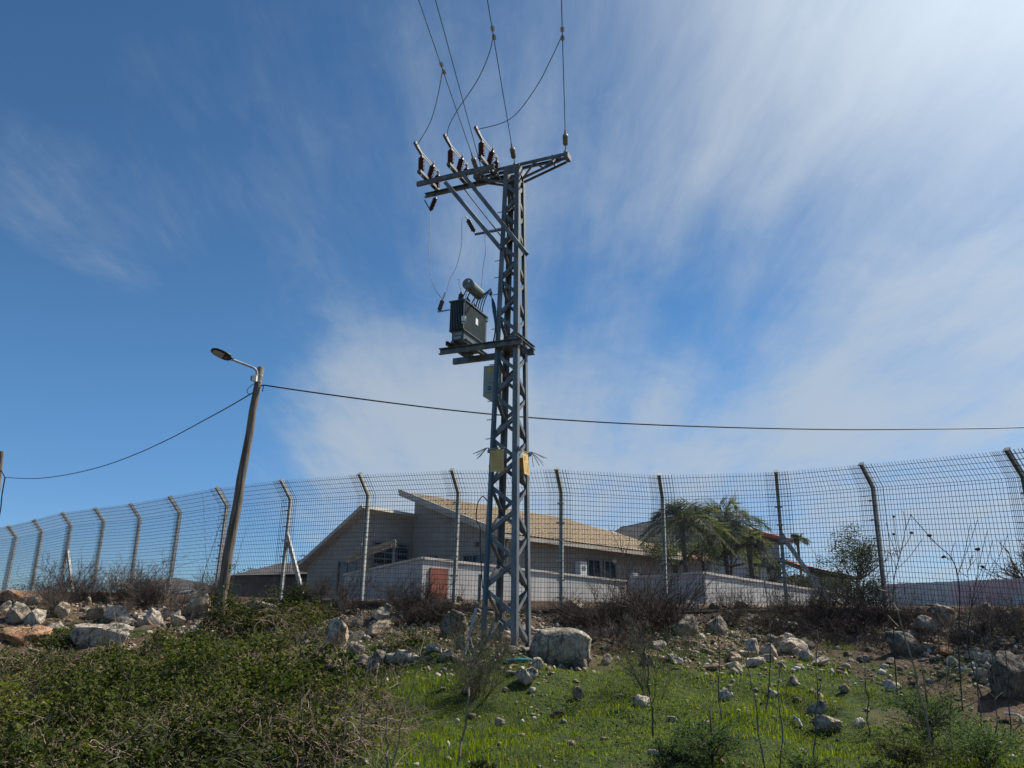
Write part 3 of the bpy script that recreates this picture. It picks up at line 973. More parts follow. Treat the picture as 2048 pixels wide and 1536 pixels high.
br_ = MB().lathe(bp, bp - ZU * 0.17, [(0, .03), (.1, .05), (.8, .05), (.82, .042), (.9, .042), (1, .03)], 16).build('breather', M['white_plastic'], tr)
MB().lathe(bp - ZU * 0.125, bp - ZU * 0.145, [(0, .053), (1, .053)], 16).build('collar', M['dark_steel'], br_)
for k, v in enumerate((-0.38, -0.05, 0.26)):
    b0 = tp(-1.0, v, Z1 + 0.025)
    bu = MB().lathe(b0, b0 + ZU * 0.24, [(0, .05), (.12, .05), (.14, .03), (.2, .065), (.3, .065), (.33, .03), (.45, .06), (.55, .058), (.58, .028), (.7, .052), (.8, .05), (.83, .022), (1, .018)], 14).build('bushing', M['brown_porcelain'], tr, smooth=True)
    MB().tube([b0 + ZU * 0.24, b0 + ZU * 0.33], 0.009, 6).build('stud', M['galvanised_old'], bu)
    hz2 = b0 + ZU * 0.30
    MB().tube([hz2, hz2 - E1 * 0.06 + ZU * 0.14, hz2 - E1 * 0.05 + ZU * 0.24, hz2 - E1 * 0.10 + ZU * 0.25] if k == 0 else [hz2, hz2 + E1 * 0.10 + ZU * 0.20, hz2 + E1 * 0.14 + ZU * 0.21], 0.006, 5).build('arcing_horn', M['galvanised_old'], bu)
for k in range(4):
    b0 = tp(-0.885, 0.10 + 0.10 * k, Z1 + 0.025)
    MB().lathe(b0, b0 + ZU * 0.11, [(0, .028), (.4, .028), (.42, .018), (1, .014)], 10).build('low_voltage_bushing', M['brown_porcelain'], tr)
MB().box(tp(-0.86, 0.50, Z1 - 0.03), E1 * 0.05, E2 * 0.06, ZU * 0.05).build('terminal_box', M['transformer_paint'], tr)
ra, rb = tp(-1.36, -0.62, 5.95), tp(-1.29, -0.62, 6.17)
ar = MB().lathe(ra, rb, [(0, .03), (.06, .045), (.94, .045), (1, .03)], 12).build('surge_arrester', M['brown_porcelain'], tr)
MB().tube([rb, rb.lerp(ra, -0.75)], 0.018, 8).build('arrester_head', M['galvanised_old'], ar)
MB().beam(tp(-1.40, -0.62, 5.93), tp(-1.13, -0.54, 5.97), 0.035, 0.02).build('arrester_arm', M['galvanised_old'], tr)
MB().box(tp(U1 + 0.008, 0.02, 5.86), E1 * 0.002, E2 * 0.055, ZU * 0.07).build('rating_plate', M['white_plastic'], tr)


def text_mesh(body, size, loc, right, up, mt, parent, name='lettering'):
    cu = bpy.data.curves.new('txt', 'FONT')
    cu.body, cu.size, cu.extrude, cu.align_x = body, size, 0.0012, 'CENTER'
    tmp = link(bpy.data.objects.new('txt', cu))
    dg = bpy.context.evaluated_depsgraph_get()
    me = bpy.data.meshes.new_from_object(tmp.evaluated_get(dg))
    bpy.data.objects.remove(tmp)
    bpy.data.curves.remove(cu)
    r, u = Vector(right).normalized(), Vector(up).normalized()
    n_ = r.cross(u)
    L = Vector(loc)
    v = np.array([L + r * p.co.x + u * p.co.y + n_ * p.co.z for p in me.vertices])
    f = [tuple(p.vertices) for p in me.polygons]
    o = make_obj(name, v, f, M[mt], parent)
    bpy.data.meshes.remove(me)
    return o


fl = tp((U0 + U1) / 2 - 0.01, (V0 + V1) / 2 - 0.463, 0)
text_mesh('1X38', 0.088, fl + ZU * (ZR - 0.085), E1, ZU, 'letter_white', tr)
text_mesh('160K', 0.088, fl + ZU * (ZR - 0.165), E1, ZU, 'letter_white', tr)

# drop wires from the switches to the transformer
for a, mids, b, lab in ((BI + ZU * 0.0, [(860, 450), (858, 500), (862, 550), (871, 580)], tp(-1.29, -0.62, 6.19), 'leftmost thin drop wire from switch beam to transformer'),
                        (tp(-1.17, 0.06, 8.40), [(924, 440), (923, 490), (912, 535), (899, 560)], tp(-1.22, -0.58, 6.35), 'middle thin drop wire ending above the surge arrester'),
                        (tp(-0.35, 0.12, 8.0), [(972, 465), (971, 505), (966, 535)], tp(-0.86, 0.25, 6.42), 'drop wire nearest the tower, ending behind the cylinder')):
    tag(MB().tube(wire_px(a, mids, b, 6), 0.0055, 5).build('drop_wire', M['conductor']), lab, 'wire', 'drop wires to the transformer')
# ribbed arresters half way up
for a, b, lab in ((tp(-1.14, 0.06, 8.34), tp(-0.98, 0.10, 8.02), 'brown ribbed surge arrester hanging tilted left of the raking strut'),
                  (tp(-0.28, 0.16, 8.35), tp(-0.20, 0.16, 7.98), 'brown ribbed surge arrester standing close to the tower leg')):
    sa = thing('surge_arrester', lab, 'arrester', a, 'ribbed surge arresters')
    MB().lathe(a, b, shed_profile(5, 0.03, 0.056), 12).build('arrester_body', M['brown_porcelain'], sa, smooth=True)
    ax = (b - a).normalized()
    MB().tube([a - ax * 0.09, a], 0.014, 6).build('stud', M['galvanised_old'], sa)
    MB().tube([b, b + ax * 0.07], 0.014, 6).build('stud', M['galvanised_old'], sa)

# low-voltage cables to the tower leg
for k in range(4):
    a = tp(-0.885, 0.10 + 0.10 * k, Z1 + 0.13)
    leg = corner(-1, -1, 5.6 + EYE) + E1 * 0.03 - E2 * 0.02
    pts = smooth_pts([a, a + ZU * (0.16 + 0.03 * k) + E1 * 0.06, a.lerp(leg, 0.55) + ZU * (0.52 + 0.05 * k), leg + ZU * 0.42 - E1 * (0.05 + 0.02 * k), leg - ZU * 0.05 - E1 * 0.035, corner(-1, -1, ZP + EYE) - E1 * 0.03 - E2 * (0.02 + 0.012 * k)], 6)
    tag(MB().tube(pts, 0.013, 6).build('low_voltage_cable', M['blue_cable']), ('first', 'second', 'third', 'fourth')[k] + ' dark blue cable counted from the front, arching from transformer to tower leg', 'cable', 'low voltage cables')
pts = [corner(-1, -1, zz, 0.03) - E2 * 0.045 + E1 * 0.05 for zz in (ZP + EYE, 5.6, 4.6, 3.6, 2.6, 1.8)]
tag(MB().tube(pts, 0.016, 6).build('downlead_cable', M['blue_cable']), 'dark blue cable clipped down the left leg of the tower', 'cable')
c0 = corner(-1, -1, 2.05 + EYE)
pts = smooth_pts([c0, c0 - E1 * 0.10 + ZU * 0.09, c0 - E1 * 0.20 - ZU * 0.05, c0 - E1 * 0.22 - ZU * 0.34, c0 - E1 * 0.13 - ZU * 0.50, c0 - E1 * 0.12 - ZU * 0.85, c0 - E1 * 0.05 - ZU * 1.6], 6)
tag(MB().tube(pts, 0.010, 6).build('loose_cable', M['black_cable']), 'thin black cable looping out beside the left tower leg', 'cable')
c0 = corner(-1, -1, T0 + 1.35) - E1 * 0.07
tag(MB().tube([c0, corner(-1, -1, T0 + 0.85) - E1 * 0.07], 0.026, 8).build('conduit', M['dark_steel']), 'short dark conduit pipe at the foot of the left tower leg', 'pipe')
c0 = corner(-1, -1, T0 + 0.75) - E1 * 0.09 - E2 * 0.05
tag(MB().beam(c0, hit(928, 1312), 0.05, 0.012).build('earth_strip', M['galvanised_old']), 'pale flat earthing strip leaning from tower leg to ground', 'strip')

# cabinet
cab = thing('electrical_cabinet', 'pale grey green electrical cabinet mounted on the tower below the transformer', 'cabinet', tp(-0.5, 0.1, 4.05))
prof = [(-0.62, 4.22), (-0.36, 4.04), (-0.30, 4.04), (-0.30, 4.86), (-0.62, 4.86)]
MB().extrude([(x, z + EYE) for x, z in prof], Vector((TC.x, TC.y, 0)) + E2 * 0.02, Vector((TC.x, TC.y, 0)) + E2 * 0.30, E1, ZU).build('housing', M['cabinet_paint'], cab)
MB().box(tp(-0.46, 0.012, 4.56), E1 * 0.145, E2 * 0.008, ZU * 0.27).build('door_panel', M['cabinet_paint'], cab)
MB().box(tp(-0.47, 0.001, 4.75), E1 * 0.06, E2 * 0.002, ZU * 0.03).build('warning_sticker', M['sticker_yellow'], cab)
em = MB().lathe(tp(-0.47, 0.003, 4.37), tp(-0.47, -0.002, 4.37), [(0, .045), (1, .045)], 20).build('emblem', M['blue_cable'], cab)
MB().box(tp(-0.47, -0.004, 4.37), E1 * 0.028, E2 * 0.0015, ZU * 0.005).build('bar', M['letter_white'], em)
MB().box(tp(-0.46, 0.016, 4.225), E1 * 0.05, E2 * 0.002, ZU * 0.016).build('warning_sticker', M['sticker_yellow'], cab)
MB().box(tp(-0.335, 0.0, 4.30), E1 * 0.012, E2 * 0.012, ZU * 0.02).build('latch', M['dark_steel'], cab)

# ------------------------------------------------------------------ warning signs and spikes
ZSG = 2.98


def sign(c, r, up, nrm, w, h, mt, lab, printed=True):
    s = thing('warning_sign', lab, 'sign', c, 'warning plates on the tower')
    MB().box(c, r * w / 2, nrm * 0.002, up * h / 2).build('plate', M[mt], s)
    if printed:
        cc = c + nrm * 0.004 - r * w * 0.18 + up * h * 0.24
        ring = MB()
        for k in range(20):
            a0, a1 = 2 * math.pi * k / 20, 2 * math.pi * (k + 1) / 20
            ring.beam(cc + (r * math.cos(a0) + up * math.sin(a0)) * 0.042, cc + (r * math.cos(a1) + up * math.sin(a1)) * 0.042, 0.002, 0.008, nrm)
        ring.build('emblem', M['sign_print'], s)
        for k in range(5):
            yy = h * (0.02 - 0.09 * k)
            MB().box(c + nrm * 0.0035 + up * yy, r * w * (0.36 - 0.03 * (k % 2)), nrm * 0.0008, up * 0.004).build('print_line', M['sign_print'], s)
        for k in (-2, -1, 1.4, 2.4):
            MB().box(c + nrm * 0.0035 + up * (h * 0.455) + r * (k * 0.035), r * 0.011, nrm * 0.0012, up * 0.006).build('slot', M['sign_dark'], s)
    MB().tube([c + up * h / 2 - r * w * 0.62 + up * 0.02, c + up * (h / 2 + 0.03) + r * w * 0.55], 0.008, 5).build('hanger_wire', M['galvanised_old'], s)


hw = half(ZSG + EYE)
sign(tp(-0.115, -hw - 0.035, ZSG - 0.17), E1, ZU, -E2, 0.285, 0.43, 'sign_yellow', 'yellow warning plate with faint ring emblem on the left tower face')
sign(tp(hw + 0.05, 0.03, ZSG - 0.20), E2, (ZU + E1 * -0.10).normalized(), (E1 + ZU * 0.10).normalized(), 0.27, 0.43, 'sign_yellow', 'bright sunlit yellow warning plate on the right tower face')
sign(tp(0.06, hw + 0.03, ZSG - 0.22), E1, ZU, -E2, 0.28, 0.43, 'sign_orange', 'shaded orange warning plate seen through the lattice on the back', False)
for s1, s2, lab in ((-1, -1, 'left front'), (1, -1, 'near front'), (1, 1, 'right'), (-1, 1, 'rear left')):
    c = corner(s1, s2, ZSG + EYE + 0.03)
    out = (E1 * s1 + E2 * s2).normalized()
    sp = thing('climbing_guard', {'left front': 'fan of thin steel anti-climb spikes at the left tower leg', 'near front': 'tangle of anti-climb wires at the nearest tower leg',
                                  'right': 'fan of anti-climb spikes pointing right from the tower', 'rear left': 'anti-climb spikes behind the left tower leg'}[lab], 'spikes', c, 'anti-climb spikes')
    n = 8 if lab != 'near front' else 5
    for k in range(n):
        f = (k + 0.5) / n
        an = (f - 0.5) * 1.9
        side = out.cross(ZU)
        d = (out * math.cos(an) + side * math.sin(an) + ZU * random.uniform(-0.75, -0.15)).normalized()
        ln = random.uniform(0.26, 0.40) * (1 if lab != 'near front' else 0.35)
        MB().tube(smooth_pts([c, c + out * 0.05 + ZU * 0.06, c + d * ln], 3), 0.0065, 5).build('spike', M['galvanised'], sp)
    MB().box(c, out * 0.03, out.cross(ZU) * 0.05, ZU * 0.03).build('bracket', M['galvanised'], sp)

# ------------------------------------------------------------------ wooden lamp pole
PB = at(441, 1200, 19.2)
PT = at(521, 736, 19.2)
pole = thing('lamp_pole', 'leaning weathered wooden pole with street lamp beside the mesh fence', 'pole', (PB.x, PB.y, gz(PB.x, PB.y)))
pts = [PB.lerp(PT, k / 10) + Vector((0.012 * math.sin(k * 2.1), 0, 0)) for k in range(-1, 11)]
MB().tube(pts + [PT + (PT - PB).normalized() * 0.05], [0.135 - 0.0045 * k for k in range(12)] + [0.03], 14).build('shaft', M['weathered_wood'], pole, smooth=True)
for py in (751, 763):
    c = at(518.5 - (py - 751) * 0.17, py, 19.2)
    d = (PT - PB).normalized()
    MB().lathe(c - d * 0.016, c + d * 0.016, [(0, .096), (1, .096)], 14).build('band', M['galvanised_old'], pole)
lamp = thing('street_lamp', 'black flat street lamp on a bent pipe arm at the wooden pole', 'lamp', at(512, 760, 19.1))
ap = [at(513, 764, 19.08), at(513.5, 745, 19.05), at(510, 738, 19.0), at(503, 734, 18.95), at(485, 727, 18.85), at(462, 718, 18.7)]
MB().tube(smooth_pts(ap, 4), 0.033, 8).build('arm', M['galvanised_old'], lamp, smooth=True)
la, lb = at(462, 718, 18.7), at(424, 700, 18.45)
ax = (lb - la).normalized()
sd = ax.cross(ZU).normalized()
upv = sd.cross(ax).normalized()
sd, upv = (sd * math.cos(-0.32) + upv * math.sin(-0.32)), (upv * math.cos(-0.32) - sd * math.sin(-0.32))
prof = [(-0.06, 0.05, 0.04), (0.0, 0.06, 0.05), (0.05, 0.13, 0.08), (0.14, 0.165, 0.08), (0.30, 0.17, 0.06), (0.42, 0.15, 0.05), (0.49, 0.105, 0.04), (0.53, 0.05, 0.02)]
mb = MB()
n = 14
for s, w, hgt in prof:
    for j in range(n):
        an = 2 * math.pi * j / n
        y = math.sin(an)
        mb.v.append(tuple(la + ax * s + sd * (w * math.cos(an)) + upv * (hgt * y if y > 0 else hgt * 0.35 * y)))
for i in range(len(prof) - 1):
    for j in range(n):
        a0, a1 = i * n + j, i * n + (j + 1) % n
        mb.f.append((a0, a1, a1 + n, a0 + n))
mb.f += [tuple(range(n - 1, -1, -1)), tuple((len(prof) - 1) * n + j for j in range(n))]
head = mb.build('lamp_head', M['lamp_housing'], lamp, smooth=True)
MB().extrude([(-0.11, 0.20), (0.11, 0.20), (0.12, 0.30), (0.10, 0.42), (0.055, 0.475), (-0.055, 0.475), (-0.10, 0.42), (-0.12, 0.30)], la - upv * 0.026, la - upv * 0.034, sd, ax).build('lens', M['lamp_lens'], head)
MB().box(la + ax * 0.12 - upv * 0.028, sd * 0.035, ax * 0.03, upv * 0.008).build('sensor', M['grey_polymer'], head)
bx_ = at(509.5, 757, 19.02)
jb = thing('junction_box', 'small pale junction box strapped below the street lamp arm', 'box', bx_)
MB().box(bx_, Vector((0.055, 0, 0)), Vector((0, 0.05, 0)), ZU * 0.075).build('housing', M['white_plastic'], jb)
MB().box(bx_ - Vector((0.075, 0, 0)), Vector((0.02, 0, 0)), Vector((0, 0.04, 0)), ZU * 0.06).build('cover', M['grey_polymer'], jb)
tag(MB().tube(wire_px(at(509, 767, 19.05), [(500, 773), (494, 781), (496, 787)], at(500, 788, 19.15), 5), 0.009, 5).build('lamp_cable', M['black_cable']), 'thin black loop of cable under the lamp junction box', 'cable')
# overhead bundled cables
ca = at(527, 770, 19.2)
cb = at(2900, 760, 24.0)
mids = [(600, 781), (700, 795), (800, 808), (900, 820), (1000, 830), (1100, 838), (1250, 847), (1400, 853), (1550, 857), (1700, 859), (1850, 858), (2000, 856), (2200, 848), (2500, 820)]
oc = thing('overhead_cable', 'long twisted overhead cable running right from the wooden pole', 'cable', ca, 'overhead bundled cables')
MB().tube(wire_px(ca, mids, cb, 4), 0.019, 6).build('cable_run', M['black_cable'], oc)
MB().tube([ca, at(519, 772, 19.2)], 0.016, 6).build('tension_clamp', M['black_cable'], oc)
MB().tube([ca, at(525, 783, 19.2)], 0.012, 6).build('cable_tail', M['black_cable'], oc)
ca = at(508, 784, 19.15)
FPX = at(10, 955, 44)
oc = thing('overhead_cable', 'sagging overhead cable from the wooden pole to the far left pole', 'cable', ca, 'overhead bundled cables')
MB().tube(wire_px(ca, [(455, 815), (400, 845), (340, 877), (270, 909), (200, 934), (130, 950), (70, 957)], FPX, 4), [0.019] * 33, 6).build('cable_run', M['black_cable'], oc)
# far pole at the left border
fp = thing('utility_pole', 'distant wooden utility pole at the left picture edge', 'pole', at(-28, 1180, 45))
MB().tube([at(-28, 1195, 45), at(4, 903, 45)], [0.17, 0.12], 10).build('shaft', M['weathered_wood'], fp)
MB().tube([at(2, 940, 45), FPX], 0.03, 5).build('hook', M['black_cable'], fp)
tag(MB().tube(wire_px(FPX, [(4, 990), (1, 1020)], at(-8, 1060, 45), 4), 0.035, 5).build('pole_cable', M['black_cable']), 'black cable hanging down beside the far left pole', 'cable')

# ------------------------------------------------------------------ houses and walls behind the fence
D1 = Vector((0.667, 0.745, 0)).normalized()      # away to the right
D2 = Vector((-0.745, 0.667, 0)).normalized()     # away to the left


def W3(p, z):
    return Vector((p[0], p[1], z + EYE))


def prism(name, poly, z0, z1, mt, parent):
    """upright body: poly of (x, y), z0/z1 numbers or lists above the eye"""
    n = len(poly)
    z0 = z0 if isinstance(z0, (list, tuple)) else [z0] * n
    z1 = z1 if isinstance(z1, (list, tuple)) else [z1] * n
    vs = [W3(p, z) for p, z in zip(poly, z0)] + [W3(p, z) for p, z in zip(poly, z1)]
    fs = [(i, (i + 1) % n, n + (i + 1) % n, n + i) for i in range(n)] + [tuple(range(n - 1, -1, -1)), tuple(range(n, 2 * n))]
    return MB().add(vs, fs).build(name, M[mt], parent)


def tiled_roof(name, a, b, c, d, mt, parent, pitch=0.21, course=0.34):
    """clay tiles on the quad a-b (eave) / d-c (ridge): half-round rows that step at every course"""
    a, b, c, d = Vector(a), Vector(b), Vector(c), Vector(d)
    nrm = (b - a).cross(d - a).normalized()
    if nrm.z < 0: nrm = -nrm
    nu = max(3, int((b - a).length / pitch))
    nvv = max(2, int(((d - a).length + (c - b).length) / 2 / course))
    V, Fq = [], []
    arch = [(-0.5, 0.0), (-0.3, 0.024), (0.0, 0.034), (0.3, 0.024), (0.5, 0.0)]
    for j in range(nvv):
        for i in range(nu):
            k = len(V)
            for jj, lift in ((j, 0.018), (j + 1.12, 0.0)):
                tv = min(jj / nvv, 1.0)
                for s, h in arch:
                    tu = (i + 0.5 + s) / nu
                    p = a.lerp(b, tu).lerp(d.lerp(c, tu), tv)
                    V.append(tuple(p + nrm * (h + lift)))
            for q in range(4):
                Fq.append((k + q, k + q + 1, k + q + 6, k + q + 5))
    o = np_mesh(name, np.array(V), np.array(Fq), M[mt], parent)
    o['kind'] = 'stuff'
    return o


def slab(name, a, b, c, d, th, mt, parent):
    a, b, c, d = (Vector(p) for p in (a, b, c, d))
    n_ = (b - a).cross(d - a).normalized()
    if n_.z < 0: n_ = -n_
    lo = [p - n_ * th for p in (a, b, c, d)]
    return MB().add([a, b, c, d] + lo, [(0, 1, 2, 3), (7, 6, 5, 4), (0, 4, 5, 1), (1, 5, 6, 2), (2, 6, 7, 3), (3, 7, 4, 0)]).build(name, M[mt], parent)


def window(parent, p, d, nrm, w, h, zc, name='window', pane='window_glass', mull=1):
    c = W3(p, zc)
    f = MB()
    for s in (-1, 1):
        f.box(c + d * s * (w / 2) + nrm * 0.03, d * 0.04, nrm * 0.05, ZU * (h / 2 + 0.04))
        f.box(c + ZU * s * (h / 2) + nrm * 0.03, d * (w / 2 - 0.04), nrm * 0.05, ZU * 0.04)
    for k in range(mull):
        f.box(c + d * (w * ((k + 1) / (mull + 1) - 0.5)) + nrm * 0.025, d * 0.025, nrm * 0.03, ZU * (h / 2 - 0.04))
    fo = f.build(name, M['metal_frame'], parent)
    MB().box(c + nrm * 0.015, d * (w / 2 - 0.03), nrm * 0.006, ZU * (h / 2 - 0.03)).build('pane', M[pane], fo)
    return fo


G = 0.2
A_ = Vector((-0.3, 28.0, 0))                                # near corner of the main house
B_ = A_ + D1 * 13.6
Cc = A_ + D2 * 4.75
Dd = Cc + D1 * 13.6
NE = Vector((D1.y, -D1.x, 0))                               # outward of the eave wall
if NE.dot(-A_) < 0: NE = -NE
NG = -D1                                                     # outward of the gable wall
house = thing('main_house', 'beige stone house with sand coloured tiled roof behind the white wall', 'house', (A_.x, A_.y, G + EYE))
ZE, ZR_ = 2.75, 4.42
prism('wall', [A_, B_, Dd, Cc], G - 1.5, [ZE, ZE, ZR_, ZR_], 'house_stone', house)
ov = 0.45
e0, e1 = A_ + NG * ov + NE * ov, B_ - NG * ov + NE * ov
r0, r1 = Cc + NG * 0.55 - NE * 0.35, Dd - NG * 0.2 - NE * 0.35
sl = (ZR_ - ZE) / 4.75
EA, EB, RA, RB = W3(e0, ZE + 0.14 - sl * ov), W3(e1, ZE + 0.14 - sl * ov), W3(r0, ZR_ + 0.14 + sl * 0.35), W3(Cc + D1 * 10.0 - NE * 0.35, ZR_ + 0.14 + sl * 0.35)
slab('roof', EA, EB, RB, RA, 0.16, 'house_trim', house)
rf = tiled_roof('roof_tiling', EA + ZU * 0.004, EB + ZU * 0.004, RB + ZU * 0.004, RA + ZU * 0.004, 'sand_tile', house)
MB().beam(EA - ZU * 0.10, EB - ZU * 0.10, 0.10, 0.12).build('gutter', M['house_trim'], house)
MB().beam(EA + ZU * 0.03 - D1 * 0.03, RA + ZU * 0.03 - D1 * 0.03, 0.07, 0.15).build('verge_board', M['house_trim'], house)
MB().tube([W3(A_ + D1 * 0.25 + NE * 0.42, ZE - 0.05), W3(A_ + D1 * 0.25 + NE * 0.08, ZE - 0.3), W3(A_ + D1 * 0.25 + NE * 0.08, G - 0.5)], 0.045, 8).build('downpipe', M['house_trim'], house)
# windows, boxes and lamp on the eave wall
for px, w, h, z in ((1186, 0.85, 1.35, 1.55), (1218, 0.85, 1.35, 1.55)):
    s = next(k * 0.02 for k in range(800) if (A_ + D1 * k * 0.02).x / (A_ + D1 * k * 0.02).y >= ray(px, 1140).x / ray(px, 1140).y)
    window(house, A_ + D1 * s, D1, NE, w, h, z)
for px, z in ((1155, 1.75), (1259, 1.50)):
    s = next(k * 0.02 for k in range(800) if (A_ + D1 * k * 0.02).x / (A_ + D1 * k * 0.02).y >= ray(px, 1130).x / ray(px, 1130).y)
    p = A_ + D1 * s + NE * 0.16
    un = MB().box(W3(p, z), D1 * 0.21, NE * 0.14, ZU * 0.31).build('meter_box', M['white_plastic'], house)
    MB().box(W3(p + NE * 0.145, z + 0.06), D1 * 0.13, NE * 0.004, ZU * 0.09).build('meter_window', M['grey_polymer'], un)
    MB().box(W3(p, z - 0.40), D1 * 0.08, NE * 0.06, ZU * 0.09).build('cable_gland', M['dark_steel'], un)
s = 7.0
MB().lathe(W3(A_ + D1 * s + NE * 0.02, 2.28), W3(A_ + D1 * s + NE * 0.14, 2.24), [(0, .06), (.6, .12), (1, .10)], 12).build('wall_lamp', M['white_plastic'], house)
# gable wall window and lamps
window(house, A_ + D2 * 1.35, D2, NG, 0.95, 0.75, 1.72, mull=1)
window(house, A_ + D2 * 3.2, D2, NG, 0.7, 0.35, 1.35, mull=0)
for s, z in ((3.35, 2.05), (1.15, 2.45)):
    MB().box(W3(A_ + D2 * s + NG * 0.07, z), D2 * 0.06, NG * 0.07, ZU * 0.07).build('wall_lamp', M['dark_steel'], house)
# wing to the left with its rising roof edge
Wc = Vector((-5.57, 29.5, 0))
We = Vector((-3.86, 31.35, 0))
dR = (We - Wc).normalized()
Wl = Wc + D2 * 3.35
Wl2 = Wl + dR * 6
We2 = We + D2 * 2.0
wing = thing('house_wing', 'grey beige house wing with steep roof edge and slatted window left of the main house', 'house', (Wc.x, Wc.y, G + EYE))
prism('wall', [Wc, We, We2 + D2 * 1.35, Wl + dR * 2.5, Wl], G - 1.5, [3.62, 3.55, 1.9, 1.9, 1.9], 'house_stone', wing)
q0, q1 = W3(Wc - dR * 0.35 - D2 * 0.30, 3.88), W3(We - D2 * 0.30, 3.80)
q2, q3 = W3(We + D2 * 3.9, 1.65), W3(Wl - dR * 0.35 + D2 * 0.55, 1.65)
slab('roof', q0, q1, q2, q3, 0.14, 'house_trim', wing)
NW = Vector((dR.y, -dR.x, 0))
if NW.dot(-Wc) < 0: NW = -NW
window(wing, Wc.lerp(We, 0.56), dR, NW, 1.75, 1.75, 1.72, mull=2)
wf = window(wing, Wc + D2 * 0.75, D2, -dR, 1.1, 1.1, 1.3, mull=1)
for k in range(7):
    c = Wc.lerp(We, 0.56) + NW * 0.11
    MB().box(W3(c, 2.45 - k * 0.24), dR * 0.85, NW * 0.012, ZU * 0.03).build('slat', M['metal_frame'], wing)
per = thing('pergola', 'sloping wooden pergola beams in front of the slatted house window', 'pergola', at(735, 1160, 28.6))
MB().beam(at(690, 1117, 28.9), at(792, 1082, 28.9), 0.09, 0.14).build('beam', M['pergola_wood'], per)
MB().beam(at(692, 1124, 28.6), at(792, 1090, 28.6), 0.09, 0.10).build('beam', M['pergola_wood'], per)
for px, py in ((728, 1102), (789, 1082)):
    MB().beam(at(px, py, 28.75), at(px - 4, 1172, 28.75), 0.09, 0.09, (0, 1, 0)).build('pillar', M['metal_frame'], per)
for k in range(6):
    a = at(698 + k * 17, 1118 - k * 5.8, 28.95)
    b = at(698 + k * 17, 1124 - k * 5.8, 28.5)
    MB().beam(a, b, 0.05, 0.06).build('rafter', M['pergola_wood'], per)


def wall_run(parent, pts, tops, bottom, th=0.2, mt='white_plaster', cop=0.07):
    for k in range(len(pts) - 1):
        a, b = Vector(pts[k]), Vector(pts[k + 1])
        d = (b - a).normalized()
        nn = Vector((d.y, -d.x, 0))
        if nn.dot(-a) < 0: nn = -nn
        q = [a, b, b - nn * th, a - nn * th]
        prism('wall', [tuple(p) for p in q], bottom, [tops[k], tops[k + 1], tops[k + 1], tops[k]], mt, parent)
        if cop:
            q2 = [a + nn * 0.05, b + nn * 0.05, b - nn * (th + 0.05), a - nn * (th + 0.05)]
            z = [tops[k] + .003, tops[k + 1] + .003]
            prism('coping', [tuple(p) for p in q2], [z[0], z[1], z[1], z[0]], [z[0] + cop, z[1] + cop, z[1] + cop, z[0] + cop], 'coping', parent)


pw = thing('boundary_wall', 'white plastered boundary wall with coping and red door before the beige house', 'wall', (-2.5, 22.9, G + EYE))
pw['kind'] = 'thing'
wall_run(pw, [(-5.25, 25.35, 0), (-2.5, 22.9, 0)], [1.10, 1.50], G - 1.0)
wall_run(pw, [(-2.49, 22.91, 0), (4.6, 30.8, 0)], [1.50, 1.28], G - 1.0)
dW = (Vector((4.6, 30.8, 0)) - Vector((-2.49, 22.91, 0))).normalized()
nW = Vector((dW.y, -dW.x, 0))
dc = Vector((-2.49, 22.91, 0)) + dW * 0.62
rd = MB().box(W3(dc + nW * 0.02, 0.52), dW * 0.36, nW * 0.03, ZU * 0.76).build('door', M['red_door_paint'], pw)
MB().box(W3(dc + nW * 0.06 + dW * 0.30, 0.5), dW * 0.02, nW * 0.03, ZU * 0.06).build('handle', M['dark_steel'], rd)
pw2 = thing('boundary_wall', 'white plastered wall corner with coping right of the beige house', 'wall', (5.77, 23.3, G + EYE))
pw2['kind'] = 'thing'
wall_run(pw2, [(3.85, 25.05, 0), (5.77, 23.3, 0)], [1.16, 1.24], G - 1.0)
wall_run(pw2, [(5.78, 23.31, 0), (14.8, 33.4, 0)], [1.24, 0.92], G - 1.0)

# grey house with red roof behind the palms: its gable looks this way
h2 = thing('grey_house', 'grey rendered gable house with red roof edge behind the palm trees', 'house', (11, 44, G + EYE))


def flat(px, y):
    p = at(px, 1140, y)
    return Vector((p.x, p.y, 0))


a, b = flat(1284, 42.5), flat(1562, 45.5)
d = (b - a).normalized(); nb = Vector((-d.y, d.x, 0)); nf = -nb
L2 = (b - a).length
zl, zp, zr, up_ = 3.75, 5.30, 4.35, 0.26
pk = a + d * (L2 * up_)
gw = [W3(a, -1.5), W3(b, -1.5), W3(b, zr), W3(pk, zp), W3(a, zl)]
bk = [p + nb * 7 for p in gw]
MB().add(gw + bk, [(4, 3, 2, 1, 0), (5, 6, 7, 8, 9), (0, 1, 6, 5), (1, 2, 7, 6), (2, 3, 8, 7), (3, 4, 9, 8), (4, 0, 5, 9)]).build('wall', M['grey_render'], h2)
oe, op, of_ = W3(b + d * 0.5, zr - 0.02), W3(pk, zp + 0.16), nf * 0.35
slab('roof', oe + of_, oe + nb * 7, op + nb * 7, op + of_, 0.14, 'dark_roof', h2)
tiled_roof('roof_tiling', oe + of_ * 1.2 + ZU * .01, oe + nb * 7 + ZU * .01, op + nb * 7 + ZU * .01, op + of_ * 1.2 + ZU * .01, 'red_tile', h2, 0.3, 0.4)
ol = W3(a - d * 0.4, zl - 0.06)
slab('roof', ol + of_, op + of_, op + nb * 7, ol + nb * 7, 0.14, 'dark_roof', h2)
for k in range(26):
    q = op.lerp(oe, (k + 0.5) / 26) + of_ * 1.25 + ZU * 0.06
    MB().tube([q - (oe - op).normalized() * 0.16, q + (oe - op).normalized() * 0.16], [0.12, 0.14], 7).build('verge_tile', M['red_tile'], h2)
